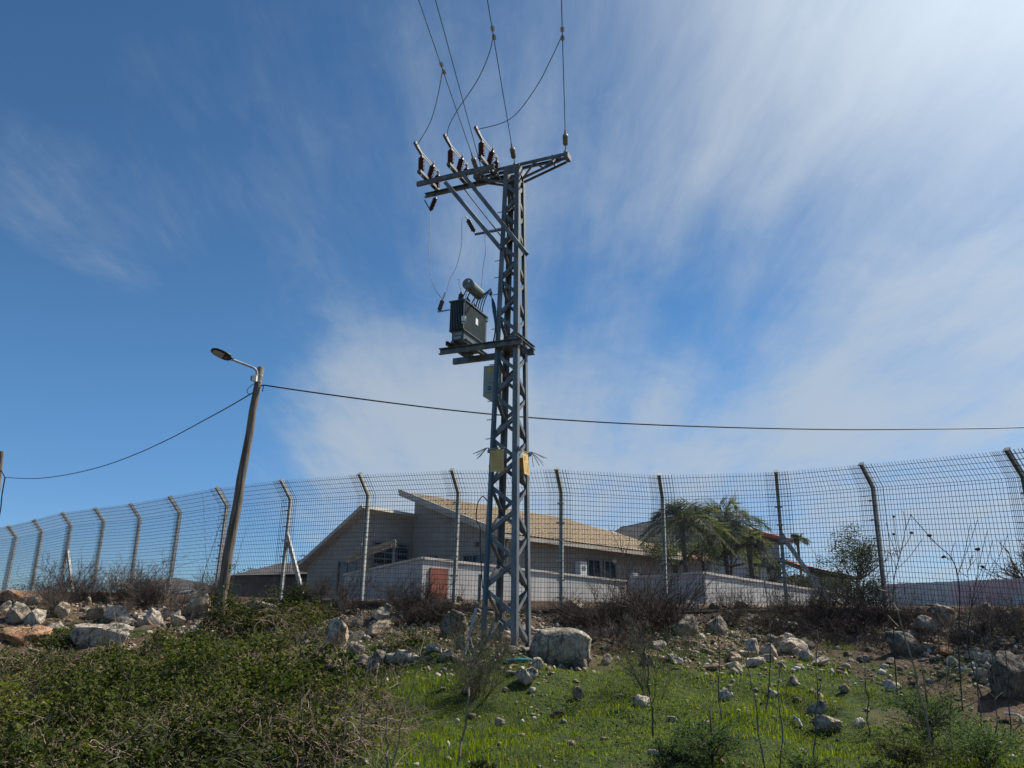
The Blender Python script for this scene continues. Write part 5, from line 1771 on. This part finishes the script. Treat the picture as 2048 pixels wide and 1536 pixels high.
for a in ((130, 1205, 80, 0, 'dark bare shrub on the left crest before the fence', 1.1), (170, 1200, 66, 3, 'thin bare shrub right of the dark one on the left crest'), (100, 1200, 52, 1, 'low dark bare shrub near the left end of the fence'),
          (215, 1205, 62, 3, 'sparse bare shrub above the broad rugged rock'), (250, 1205, 92, 4, 'tall thin bare shrub in front of the distant house'), (290, 1212, 84, 3, 'bare shrub with upright twigs left of the split rock'), (330, 1210, 66, 4, 'bare shrub close behind the split rock'),
          (418, 1215, 60, 3, 'bare shrub left of the wooden pole foot'), (270, 1215, 50, 0, 'low dark shrub below the distant house'),
          (640, 1200, 52, 5, 'low spreading shrub in front of the dark house'), (690, 1205, 58, 1, 'dark shrub left of the third fence post from the tower', 1.3), (785, 1208, 56, 1, 'dark bare shrub before the shaded wall face', 1.2), (850, 1225, 66, 0, 'dark bare shrub beside the red door', 1.2),
          (880, 1240, 52, 5, 'low dark shrub in front of the red door', 1.2), (820, 1245, 40, 5, 'low dark shrub on the bank left of the jagged rock', 1.3), (930, 1235, 50, 2, 'dark bare shrub between red door and tower'),
          (1180, 1255, 66, 5, 'low dark shrub behind the huge boulder', 1.3), (1130, 1235, 46, 1, 'dark shrub under the fence right of the tower'), (1240, 1262, 100, 0, 'bare shrub left of the large one by the meter boxes', 1.1),
          (1300, 1268, 140, 2, 'largest dark bare shrub in front of the wall corner', 1.1), (1345, 1262, 100, 1, 'dark bare shrub against the shaded wall corner'), (1210, 1285, 62, 6, 'spreading low shrub right of the huge boulder', 1.3), (1265, 1300, 52, 6, 'spreading low shrub below the largest dark one', 1.2),
          (1450, 1225, 66, 4, 'thin bare shrub before the lit white wall'), (1500, 1230, 58, 3, 'bare shrub under the fence brace'), (1560, 1240, 66, 3, 'bare shrub left of the fence brace foot'), (1690, 1262, 110, 0, 'dark bare shrub under the olive tree', 1.2), (1640, 1262, 92, 1, 'dark shrub left of the one under the olive tree', 1.1),
          (1740, 1268, 84, 2, 'dark shrub at the foot of the leaning fence post', 1.1), (1830, 1255, 72, 3, 'bare shrub before the left end of the hoarding'), (1890, 1290, 80, 4, 'thin shrub before the upright tan rock'), (1990, 1285, 92, 3, 'bare shrub near the right end of the hoarding'), (2035, 1290, 100, 4, 'bare shrub at the right picture edge'),
          (1660, 1290, 50, 6, 'low spreading shrub on the bank right of the rock group', 1.4), (1760, 1300, 46, 6, 'low spreading shrub beside the tan rock', 1.4)):
    put_shrub(*a[:5], wide=a[5] if len(a) > 5 else 1.0)

for i in range(34):
    px = random.uniform(700, 2040)
    py = random.uniform(1222, 1262) if px < 1500 else random.uniform(1235, 1300)
    if 940 < px < 1080: continue
    put_shrub(px, py, random.uniform(26, 58), random.choice((0, 1, 2, 5, 6)), 'low dark twiggy scrub on the shaded bank below the fence', 'low scrub on the bank', random.uniform(1.0, 1.7), name='low_scrub')
for i in range(16):
    put_shrub(random.uniform(20, 430), random.uniform(1200, 1235), random.uniform(26, 62), random.choice((3, 4, 0)), 'low dry twiggy scrub among the left rubble rocks', 'low scrub on the left crest', random.uniform(0.8, 1.3), name='low_scrub')

# green broom-like bushes in the grass
BROOM = [dry_shrub(360, 26, 0.9, 0.55, 0.0048, 'green_twig', 8, 3, 0.20), dry_shrub(361, 12, 0.9, 0.38, 0.0048, 'green_twig', 9, 4, 0.22), dry_shrub(362, 18, 0.9, 0.75, 0.0045, 'dark_twig', 9, 4, 0.22)]
put_shrub(955, 1392, 130, 0, 'greenish broom bush standing in the grass before the tower', 'broom bushes in the grass', 0.85, name='broom_bush', cat='bush', meshes=BROOM)
put_shrub(945, 1402, 80, 2, 'dark twiggy bush at the foot of the greenish broom', 'broom bushes in the grass', 0.9, name='broom_bush', cat='bush', meshes=BROOM)
put_shrub(1305, 1400, 165, 1, 'tall greenish broom bush right of the huge boulder', 'broom bushes in the grass', 0.7, name='broom_bush', cat='bush', meshes=BROOM)
put_shrub(1010, 1325, 70, 0, 'low broom tuft growing against the tower base', 'broom bushes in the grass', 0.9, name='broom_bush', cat='bush', meshes=BROOM)
put_shrub(975, 1318, 84, 1, 'thin broom tuft at the left tower leg', 'broom bushes in the grass', 0.9, name='broom_bush', cat='bush', meshes=BROOM)
put_shrub(1385, 1320, 70, 1, 'thin greenish bush before the grey boulders', 'broom bushes in the grass', 0.9, name='broom_bush', cat='bush', meshes=BROOM)


# single dry stalks, traced from foot to tip
def stalk(pts, r, label, mt='straw_stem', twigs=5, y0=None, tl=0.24, group='dry stalks', name='dry_stalk', lean=0.0):
    foot = hit(*pts[0]) if y0 is None else at(*pts[0], y0)
    k = px_size(foot)
    P = [foot - Vector((0, 0, 0.05))]
    for i, (px, py) in enumerate(pts[1:]):
        P.append(at(px, py, foot.y - lean * (i + 1)))
    rg = np.random.default_rng(int(pts[0][0] * 7 + pts[0][1]))
    P = smooth_pts(P, 5)
    P = [p + Vector((rg.normal(0, 0.012), rg.normal(0, 0.02), 0)) if i else p for i, p in enumerate(P)]
    st = thing(name, label, 'dry stalk', foot, group)
    MB().tube(P, [r * (1 - 0.65 * i / (len(P) - 1)) for i in range(len(P))], 5).build('stem', M[mt], st)
    if twigs:
        A = np.array([[p[:] for p in P]])
        B = branchlets(A, twigs, 0.3, tl, 0.9, rg, 4, 0.0, 0.1)
        V, Fq = twig_mesh(B, taper(B, r * 0.45, r * 0.25))
        np_mesh('side_twig', V, Fq, M[mt], st, kind='stuff')
    return P


for a in (([(358, 1330), (395, 1195), (425, 1090), (457, 1009)], .010, 'long bare stalk crossing in front of the wooden pole', 'straw_stem', 4), ([(420, 1230), (412, 1100), (405, 985)], .006, 'thin upright stalk left of the wooden pole', 'dry_twig', 3),
          ([(455, 1215), (475, 1120), (497, 1050)], .007, 'slanted stalk just right of the wooden pole', 'dry_twig', 4), ([(245, 1300), (222, 1195), (215, 1150)], .007, 'pale forked stalk over the long ledge', 'straw_stem', 6),
          ([(318, 1265), (330, 1180), (331, 1140)], .006, 'thin pale stalk by the rounded pale rock', 'straw_stem', 4), ([(682, 1545), (690, 1400), (699, 1270)], .009, 'tall straight stalk at the right border of the brambles', 'straw_stem', 4),
          ([(716, 1545), (725, 1420), (737, 1310)], .008, 'second tall stalk just right of the straight one', 'straw_stem', 4), ([(778, 1545), (808, 1430), (836, 1330), (846, 1258)], .009, 'slanted stalk rising from the dry stems to the flat rock', 'straw_stem', 3),
          ([(914, 1545), (932, 1430), (945, 1340), (948, 1240)], .014, 'thick slanted stalk through the broom bush', 'straw_stem', 5), ([(774, 1545), (775, 1500), (776, 1437)], .017, 'short thick broken brown stalk at the bottom', 'straw_stem', 2),
          ([(610, 1545), (604, 1440), (607, 1350)], .007, 'thin stalk among the lower brambles', 'straw_stem', 4), ([(300, 1545), (300, 1480), (299, 1420)], .009, 'straight pale stalk at the bottom of the thicket', 'straw_stem', 1),
          ([(1442, 1450), (1437, 1300), (1434, 1150)], .009, 'straight stalk before the lit white wall', 'dry_twig', 7), ([(1531, 1430), (1540, 1290), (1527, 1150), (1522, 1120)], .010, 'dark stalk before the garden chimney', 'dry_twig', 8),
          ([(1630, 1545), (1630, 1400), (1637, 1260)], .010, 'straight stalk left of the ferny plants', 'dry_twig', 3), ([(1529, 1545), (1510, 1400), (1490, 1287)], .010, 'stalk leaning left over the front ferny plant', 'dry_twig', 3),
          ([(1566, 1545), (1561, 1430), (1556, 1320)], .009, 'thin stalk right of the leaning one', 'dry_twig', 3), ([(1305, 1480), (1300, 1390), (1290, 1290)], .014, 'gnarled sapling stem under the tall broom', 'green_twig', 6),
          ([(1881, 1545), (1846, 1415), (1800, 1240), (1770, 1180)], .016, 'thick pale stalk leaning across the tall ferny plant', 'straw_stem', 4), ([(1870, 1470), (1852, 1380), (1838, 1300)], .009, 'stalk standing in the tall ferny plant', 'dry_twig', 2),
          ([(1960, 1450), (1950, 1330), (1938, 1180), (1945, 1110)], .011, 'dark stalk left of the big dark boulder', 'dry_twig', 10), ([(1990, 1480), (1985, 1340), (1975, 1200)], .009, 'thin stalk before the big dark boulder', 'dry_twig', 9),
          ([(2020, 1500), (2015, 1350), (2000, 1230)], .009, 'stalk in front of the dark boulder near the edge', 'dark_twig', 4), ([(1905, 1500), (1898, 1370), (1890, 1230)], .010, 'upright stalk right of the tall ferny plant', 'dry_twig', 9),
          ([(1740, 1480), (1736, 1400), (1720, 1290)], .010, 'dark stalk wound with dead leaves left of the tall ferny plant', 'dark_twig', 7)):
    stalk(*a)
# arching bramble canes
for pts, r, lab in (([(20, 1530), (40, 1500), (90, 1487), (125, 1492), (150, 1510), (168, 1540)], .008, 'pale arching cane at the bottom left'), ([(600, 1510), (660, 1470), (730, 1445), (790, 1441), (850, 1465), (890, 1540)], .008, 'dark thorny cane arching over the grass edge'),
                    ([(280, 1215), (330, 1150), (390, 1122), (420, 1120), (440, 1135)], .006, 'arching bramble shoot before the fence left of the pole'), ([(700, 1500), (740, 1465), (790, 1462), (830, 1475), (860, 1490)], .006, 'short lower cane under the arching one'),
                    ([(600, 1390), (660, 1430), (710, 1480), (730, 1540)], .006, 'thin cane bending down at the thicket border'), ([(1590, 1265), (1660, 1215), (1700, 1180)], .006, 'bare cane leaning from the bank to the brace')):
    stalk(pts, r, lab, 'dry_twig' if 'pale' not in lab else 'straw_stem', 6, tl=0.07, group='arching canes', name='arching_cane')

# dead umbels with dark seed heads on the right
def umbel(pts, heads, label, r=.011):
    foot = hit(*pts[0])
    st = thing('dead_umbel', label, 'dead plant', foot, 'dead umbel plants')
    P = smooth_pts([foot] + [at(px, py, foot.y) for px, py in pts[1:]], 5)
    MB().tube(P, [r * (1 - 0.5 * i / (len(P) - 1)) for i in range(len(P))], 5).build('stem', M['dark_twig'], st)
    for (px, py, js, rad) in heads:
        j = P[min(int(js * (len(P) - 1)), len(P) - 1)]
        tip = at(px, py, foot.y + random.uniform(-.15, .15))
        mid = j.lerp(tip, 0.5) + Vector((random.uniform(-.04, .04), 0, random.uniform(-.05, .02)))
        MB().tube(smooth_pts([j, mid, tip], 4), r * 0.36, 4).build('branch', M['dark_twig'], st)
        if rad:
            v, f = rock_shape(int(px), 2, 3, 0.25)
            np_mesh('seed_head', v * np.array([rad, rad, rad * 0.75]) + np.array(tip), f, M['seed_head'], st)


umbel([(1795, 1400), (1788, 1290), (1787, 1170), (1800, 1110), (1808, 1075)], [(1787, 1033, .75, .028), (1787, 1068, .7, .03), (1823, 1066, .8, .034), (1806, 1022, 1, 0), (1822, 1030, .95, .02), (1772, 1045, .7, 0), (1845, 1078, .6, 0), (1776, 1100, .6, 0)], 'dead umbel plant with round seed heads right of the leaning post')
umbel([(1925, 1420), (1917, 1290), (1919, 1180), (1905, 1120), (1870, 1085), (1824, 1033)], [(1859, 1071, .8, .032), (1888, 1113, .6, .026), (1885, 1115, .6, .02), (1910, 1085, .62, 0), (1940, 1050, .5, 0), (1955, 1040, .5, 0)], 'dead umbel plant whose long stem leans far left')
umbel([(1965, 1400), (1935, 1290), (1945, 1200), (1955, 1150)], [(1955, 1098, .8, .040), (1965, 1134, .9, .034), (1985, 1080, .7, 0), (1975, 1060, .8, 0), (2015, 1072, .6, .012), (1990, 1120, .6, 0)], 'dead umbel plant with two large seed heads near the hoarding')


# feathery green plants
def ferny(px, py, h_px, w_px, n, label, seed, mt='fennel_leaf', y=None):
    rg = np.random.default_rng(seed)
    p = hit(px, py) if y is None else at(px, py, y)
    k = px_size(p)
    h, w = h_px * k, w_px * k / 2
    base = np.tile(np.array([p.x, p.y, gz(p.x, p.y)]), (n, 1)) + rg.normal(0, 0.04, (n, 3)) * np.array([1, 1, 0])
    base[:, 2] += rg.uniform(0, 0.55, n) * h * 0.8
    a = rg.uniform(0, 2 * np.pi, n)
    d = np.stack([np.cos(a), np.sin(a), rg.uniform(0.25, 1.5, n)], 1)
    ln = w * rg.uniform(0.75, 1.15, n)
    P = grow(base, d, ln, 9, 0.30, 0.05, rg)
    root = thing('ferny_plant', label, 'plant', (p.x, p.y, gz(p.x, p.y)), 'feathery green plants')
    V, Fq = twig_mesh(P, taper(P, 0.005, 0.002))
    st = np.array([[[p.x, p.y, gz(p.x, p.y) - .03], [p.x + .01, p.y, gz(p.x, p.y) + h * .5], [p.x, p.y, gz(p.x, p.y) + h * .92]]])
    V2, F2 = twig_mesh(st, np.array([[0.022, 0.016, 0.008]]))
    np_mesh('stem', *merge([(V, Fq), (V2, F2)]), M['green_twig'], root)
    B = branchlets(P, 10, 0.12, w * 0.34, 0.8, rg, 4, 0.1, 0.05)
    m_ = len(B)
    per = 7
    ii = np.repeat(np.arange(m_), per)
    s = np.tile(np.linspace(0.15, 0.98, per), m_) * 3
    i0 = np.clip(s.astype(int), 0, 2)
    fr = (s - i0)[:, None]
    pos = B[ii, i0] * (1 - fr) + B[ii, i0 + 1] * fr
    dd = B[ii, i0 + 1] - B[ii, i0]
    dd = dd / (np.linalg.norm(dd, axis=1, keepdims=True) + 1e-9) + rand_dirs(len(ii), -0.4, 0.5, rg) * 1.0
    V, Fq = leaf_quads(pos, dd, rand_dirs(len(ii), 0.3, 1, rg), rg.uniform(0.025, 0.05, len(ii)), rg.uniform(0.010, 0.016, len(ii)), 0.1)
    np_mesh('foliage', V, Fq, M[mt], root)


ferny(1425, 1530, 110, 190, 48, 'broad feathery green plant in the front grass', 501)
ferny(1345, 1540, 60, 110, 26, 'low feathery plant at the bottom left of the broad one', 502)
ferny(1865, 1500, 160, 170, 60, 'tall feathery green plant at the right with dark base', 503)
ferny(1975, 1540, 100, 190, 46, 'feathery plant in the bottom right corner', 504)
ferny(1815, 1550, 80, 150, 34, 'dark low feathery plant before the tall one', 505, 'dark_leaf')
ferny(1610, 1560, 46, 120, 24, 'small feathery plant at the bottom edge', 506)
ferny(965, 1545, 34, 40, 10, 'tiny dark plant at the bottom beside the thick stalk', 507, 'dark_leaf')

# ------------------------------------------------------------------ grass, weeds, litter
N = 150000
x = RNG.uniform(-5.5, 9.5, N); y = RNG.uniform(7.6, 18.0, N)
g = green_amount(x, y)
vis = np.abs(x) < y * 0.69 + 0.3
keep = (RNG.random(N) < np.clip(g * 1.5 - 0.35, 0, 1) * np.clip(1.25 - (y - 8) / 14, 0.3, 1)) & vis
x, y, g = x[keep], y[keep], g[keep]
n = len(x)
h = RNG.uniform(0.022, 0.062, n) * (0.6 + 0.75 * g) * (1 + 0.7 * np.clip(fbm(x, y, 0.9) * 2, -0.3, 1))
a = RNG.uniform(0, 2 * np.pi, n)
lean = RNG.uniform(0.1, 0.7, n) * h
b = np.stack([x, y, ground_z(x, y) - 0.01], 1)
sd_ = np.stack([np.cos(a + 1.57), np.sin(a + 1.57), np.zeros(n)], 1) * RNG.uniform(0.003, 0.006, n)[:, None]
midp = b + np.stack([np.cos(a) * lean * 0.3, np.sin(a) * lean * 0.3, h * 0.6], 1)
tipp = b + np.stack([np.cos(a) * lean, np.sin(a) * lean, h], 1)
V = np.stack([b - sd_, b + sd_, midp + sd_ * 0.7, tipp, midp - sd_ * 0.7], 1).reshape(-1, 3)
k = np.arange(n) * 5
Fq = np.concatenate([np.stack([k, k + 1, k + 2, k + 4], 1)])
Ft = np.stack([k + 4, k + 2, k + 3, k + 3], 1)
me = bpy.data.meshes.new('grass')
quads, tris = Fq, np.stack([k + 4, k + 2, k + 3], 1)
loops = np.concatenate([quads.ravel(), tris.ravel()]).astype(np.int32)
me.vertices.add(len(V)); me.vertices.foreach_set('co', V.astype(np.float32).ravel())
me.loops.add(len(loops)); me.loops.foreach_set('vertex_index', loops)
me.polygons.add(2 * n)
me.polygons.foreach_set('loop_start', np.concatenate([np.arange(n) * 4, 4 * n + np.arange(n) * 3]).astype(np.int32))
me.update(calc_edges=True)
me.materials.append(M['grass_blade'])
go = link(bpy.data.objects.new('grass', me))
go['kind'], go['label'] = 'stuff', 'short green grass on the slope below the tower'

# broad-leaved weeds between the stones
N = 120000
x = RNG.uniform(-12, 10.5, N); y = RNG.uniform(8, 19.5, N)
tq = np.interp(x, _cx, _cy) - y
clump = fbm(x + 9, y + 4, 0.9, 3)
keep = (RNG.random(N) < np.clip(clump * 1.9 + 0.30, 0, 1)) & (tq > 0.3) & (np.abs(x) < y * 0.7 + 0.3)
x, y, clump = x[keep], y[keep], clump[keep]
n = len(x)
pos = np.stack([x, y, ground_z(x, y) + RNG.random(n) ** 1.6 * 0.10 * (0.4 + np.clip(clump * 2, 0, 1.5) + np.clip(fbm(x + 3, y + 8, 2.6, 2) * 3.2, 0, 2.2))], 1)
V, Fq = leaf_quads(pos, rand_dirs(n, -0.1, 0.7), rand_dirs(n, 0.4, 1), RNG.uniform(0.02, 0.045, n), RNG.uniform(0.012, 0.026, n))
leaf_mat('weed_leaf', [(0.0, (0.035, 0.055, 0.014)), (0.4, (0.055, 0.088, 0.020)), (0.85, (0.085, 0.12, 0.030)), (1.0, (0.16, 0.15, 0.06))], 0.35)
wd_ = np_mesh('weeds', V, Fq, M['weed_leaf'], kind='stuff')
wd_['label'] = 'low leafy weeds spread between the stones'

# dry straw and litter on the bank
N = 34000
x = RNG.uniform(-14, 11, N); y = RNG.uniform(9, 20.5, N)
tq = np.interp(x, _cx, _cy) - y
keep = (tq > -0.1) & (RNG.random(N) < np.clip(1.1 - tq / 6, 0.08, 1)) & (np.abs(x) < y * 0.72 + 0.3)
x, y = x[keep], y[keep]
n = len(x)
b = np.stack([x, y, ground_z(x, y) + 0.004], 1)
P = grow(b, rand_dirs(n, -0.02, 0.75), RNG.uniform(0.05, 0.24, n), 4, 0.25, 0.12)
V, Fq = twig_mesh(P, taper(P, 0.0026, 0.0012))
lt = np_mesh('straw_litter', V, Fq, M['straw_stem'], kind='stuff')
lt['label'] = 'dry straw and twigs lying over the bank'
# dead twigs in the lower middle thicket border
N = 900
px_, x = None, RNG.uniform(-3.2, -1.1, N); y = RNG.uniform(8.2, 11.5, N)
b = np.stack([x, y, ground_z(x, y)], 1)
P = grow(b, rand_dirs(N, 0.1, 1.0), RNG.uniform(0.15, 0.6, N), 6, 0.3, 0.12)
V, Fq = twig_mesh(P, taper(P, 0.0036, 0.0016))
lt = np_mesh('dead_undergrowth', V, Fq, M['straw_stem'], kind='stuff')
lt['label'] = 'tangle of dead twigs at the right border of the brambles'
N = 2600
x = RNG.uniform(-9.0, -1.6, N); y = RNG.uniform(8.0, 14.5, N)
keep = (np.abs(x) < y * 0.7) & (RNG.random(N) < np.clip(0.5 + 1.6 * fbm(x, y, 0.7), 0.1, 1))
x, y = x[keep], y[keep]
n = len(x)
b = np.stack([x, y, ground_z(x, y)], 1)
P = grow(b, rand_dirs(n, 0.45, 1.0), RNG.uniform(0.3, 0.85, n), 7, 0.25, 0.12)
B = branchlets(P, 2, 0.45, 0.16, 0.9, RNG, 4, 0.1, 0.1)
V, Fq = merge([twig_mesh(P, taper(P, 0.0042, 0.0018)), twig_mesh(B, taper(B, 0.0022, 0.0012))])
lt = np_mesh('dead_undergrowth', V, Fq, M['straw_stem'], kind='stuff')
lt['label'] = 'dead pale twigs poking through the bramble thicket'
# yellow flowers
N = 46
x = RNG.uniform(-1.6, 3.6, N); y = RNG.uniform(8.6, 12.5, N)
pos = np.repeat(np.stack([x, y, ground_z(x, y) + RNG.uniform(0.05, 0.09, N)], 1), 6, 0)
an = np.tile(np.arange(6) * math.pi / 3, N)
V, Fq = leaf_quads(pos, np.stack([np.cos(an), np.sin(an), 0.35 + 0 * an], 1), np.tile(np.array([[0, 0, 1.0]]), (6 * N, 1)), np.full(6 * N, 0.015), np.full(6 * N, 0.009))
fl_ = np_mesh('wildflowers', V, Fq, M['yellow_petal'], kind='stuff')
fl_['label'] = 'tiny yellow wildflowers dotted in the grass'

# small loose things
p0, p1 = hit(1012, 1326), hit(1062, 1324)
tag(MB().tube([p0 + ZU * .03, p0.lerp(p1, .5) + ZU * .045, p1 + ZU * .03], 0.028, 8).build('plastic_pipe', M['teal_pipe']), 'short teal plastic pipe lying before the tower base', 'pipe')
p0, p1 = hit(2012, 1436), hit(2060, 1452)
tag(MB().tube([p0 + ZU * .06, p0.lerp(p1, .5) + ZU * .09, p1 + ZU * .05], [.02, .018, .016], 6).build('fallen_branch', M['coping']), 'pale bare branch lying at the right picture edge', 'branch')
p0, p1 = hit(1587, 1438), hit(1604, 1456)
tag(MB().tube([p0 + ZU * .04, p0.lerp(p1, .6) + ZU * .06, p1 + ZU * .02], [.014, .018, .015], 6).build('pale_stick', M['white_plaster']), 'short white stick beside the layered rock in the grass', 'stick')
rl = thing('pipe_rail', 'low white pipe rail behind the fence left of the wooden pole', 'rail', at(380, 1195, 24.5))
for dy in (0, 8):
    MB().tube([at(350, 1190 + dy - 4, 24.5), at(406, 1180 + dy - 2, 24.5)], 0.022, 6).build('rail', M['white_plastic'], rl)
MB().tube([at(378, 1184, 24.5), at(377, 1215, 24.5)], 0.022, 6).build('upright', M['white_plastic'], rl)


# ------------------------------------------------------------------ palms and trees behind the fence
def palm(px, py, y, crown_px, nf, label, seed, droopy=1.0, trunk=True):
    rg = np.random.default_rng(seed)
    c = at(px, py, y)
    k = px_size(c)
    R = crown_px * k
    root = thing('palm_tree', label, 'palm tree', (c.x, c.y, G + EYE - 0.3), 'palm trees behind the wall')
    pts = [Vector((c.x + 0.05 * math.sin(i), c.y, G + EYE - 0.5 + (c.z - G - EYE + 0.5) * i / 5)) for i in range(6)]
    MB().tube(pts, [0.11, .095, .09, .085, .09, .11], 10).build('trunk', M['bark'], root)
    for i in range(nf):
        a = 2 * math.pi * (i * 0.382) + rg.uniform(-.2, .2)
        el = rg.uniform(0.2, 1.5) if i < nf * 0.75 else rg.uniform(-0.2, 0.3)
        d = np.array([math.cos(a) * math.cos(el), math.sin(a) * math.cos(el), math.sin(el)])
        L = R * rg.uniform(0.85, 1.15)
        t_ = np.linspace(0, 1, 12)
        P = np.array(c)[None] + d[None] * (L * t_)[:, None]
        P[:, 2] -= droopy * L * 0.72 * t_ ** 2.2
        ns = 32
        s = np.repeat(np.linspace(0.12, 0.99, ns), 4) * 11
        i0 = np.clip(s.astype(int), 0, 10); fr = (s - i0)[:, None]
        pos = P[i0] * (1 - fr) + P[i0 + 1] * fr
        tg = P[i0 + 1] - P[i0]; tg /= np.linalg.norm(tg, axis=1, keepdims=True)
        sgn = np.tile([1, -1, 1, -1], ns)[:, None]
        side = np.cross(tg, np.array([0, 0, 1.0])); side /= np.linalg.norm(side, axis=1, keepdims=True) + 1e-9
        dd = side * sgn * rg.uniform(.6, 1.1, (len(s), 1)) + tg * 0.75 + np.array([0, 0, 1.0]) * rg.uniform(-.8, .25, (len(s), 1))
        ll = R * 0.40 * np.sin(np.pi * np.clip(s / 11 * 0.9 + 0.1, 0, 1)) * rg.uniform(.7, 1.1, len(s)) + 0.05
        V, Fq = leaf_quads(pos, dd, np.cross(dd, side * sgn) + np.array([0, 0, .5]), ll, np.full(len(s), 0.030), 0.1)
        V2, F2 = twig_mesh(P[None], np.linspace(0.016, 0.004, 12)[None])
        np_mesh('frond', *merge([(V, Fq), (V2, F2)]), M['palm_leaf'], root)


palm(1366, 1040, 29, 100, 19, 'left palm tree of the pair behind the wall, drooping far left', 601)
palm(1448, 1046, 31, 106, 20, 'right palm tree of the pair with upright young fronds', 602)
palm(1500, 1090, 30, 62, 12, 'small palm with yellowish fronds right of the pair', 603)
palm(1596, 1078, 55, 26, 12, 'tiny distant palm top above the red roof', 604)


def leafy_tree(px, py, y, rx_px, rz_px, nleaf, label, seed, mt='olive_leaf', ls=0.07, name='leafy_tree', limbs=9, group='trees and bushes behind the fence', cat='tree', open_=0.5):
    rg = np.random.default_rng(seed)
    c = at(px, py, y)
    k = px_size(c)
    rx, rz = rx_px * k, rz_px * k
    root = thing(name, label, cat, (c.x, c.y, G + EYE - 0.3), group)
    base = np.tile(np.array([c.x, c.y, c.z - rz * 1.1]), (limbs, 1))
    d = rand_dirs(limbs, 0.25, 1.0, rg) * np.array([rx, rx, rz * 1.2])
    P = grow(base, d, np.linalg.norm(d, axis=1) * rg.uniform(1.0, 1.5, limbs), 6, -0.05, 0.14, rg)
    B = branchlets(P, 9, 0.25, rx * 0.55, 0.9, rg, 4, 0.0, 0.12)
    tr_ = np.array([[[c.x, c.y, G + EYE - 0.6], [c.x + .05, c.y, (c.z - rz + G + EYE) / 2], [c.x, c.y, c.z - rz]]])
    V, Fq = merge([twig_mesh(tr_, np.array([[.13, .11, .09]])), twig_mesh(P, taper(P, .045, .012)), twig_mesh(B, taper(B, .014, .005))])
    np_mesh('trunk', V, Fq, M['bark'], root)
    cl = rand_dirs(70, -0.7, 1.0, rg) * (rg.random((70, 1)) ** 0.45) * np.array([rx, rx, rz]) + np.array(c)
    ends = np.concatenate([cl, B[:, -1][rg.integers(0, len(B), 50)]])
    ii = rg.integers(0, len(ends), nleaf)
    pos = ends[ii] + rg.normal(0, 1, (nleaf, 3)) * np.array([rx, rx, rz]) * 0.13 * (0.6 + open_)
    V, Fq = leaf_quads(pos, rand_dirs(nleaf, -0.6, 0.7, rg), rand_dirs(nleaf, 0, 1, rg), rg.uniform(0.7, 1.3, nleaf) * ls, rg.uniform(0.35, 0.5, nleaf) * ls)
    np_mesh('crown', V, Fq, M[mt], root)


leafy_tree(1706, 1108, 36, 48, 52, 5200, 'grey green olive tree right of the red roof', 701, ls=0.10)
leafy_tree(1690, 1175, 30, 70, 34, 3000, 'dark dense garden bush below the olive tree', 702, 'dark_leaf', 0.09, 'garden_bush', cat='bush')
leafy_tree(1752, 1186, 29, 30, 28, 1600, 'dark garden bush beside the leaning fence post', 703, 'dark_leaf', 0.09, 'garden_bush', cat='bush')
leafy_tree(1540, 1132, 33, 44, 28, 2000, 'dark green tree in front of the grey house right side', 704, 'dark_leaf', 0.09)
leafy_tree(1600, 1168, 34, 46, 22, 1600, 'dark green tree behind the fence brace', 705, 'dark_leaf', 0.09)
leafy_tree(1405, 1095, 33, 40, 26, 1100, 'grey green bush filling the gap between the two palms', 712, 'palm_leaf', 0.11)
leafy_tree(1348, 1106, 32, 36, 24, 900, 'grey green bush round the left palm trunk', 713, 'palm_leaf', 0.11)
leafy_tree(1460, 1105, 36, 60, 26, 2600, 'dark shrubbery under the pair of palms', 706, 'dark_leaf', 0.09)
leafy_tree(1325, 1092, 35, 40, 26, 1500, 'leafy tree before the left end of the grey house', 707, 'palm_leaf', 0.10)
leafy_tree(506, 1160, 40, 34, 20, 1500, 'dark tree beside the left end of the dark house', 708, 'dark_leaf', 0.11)
leafy_tree(628, 1130, 44, 40, 10, 900, 'spiky dark treetop above the dark house roof', 709, 'dark_leaf', 0.14)
leafy_tree(60, 1185, 62, 60, 16, 1200, 'distant dark tree beyond the left end of the fence', 710, 'dark_leaf', 0.16)
leafy_tree(2050, 1120, 27, 60, 50, 500, 'nearly bare tree behind the right end of the hoarding', 711, 'dry_leaf', 0.05, limbs=26)
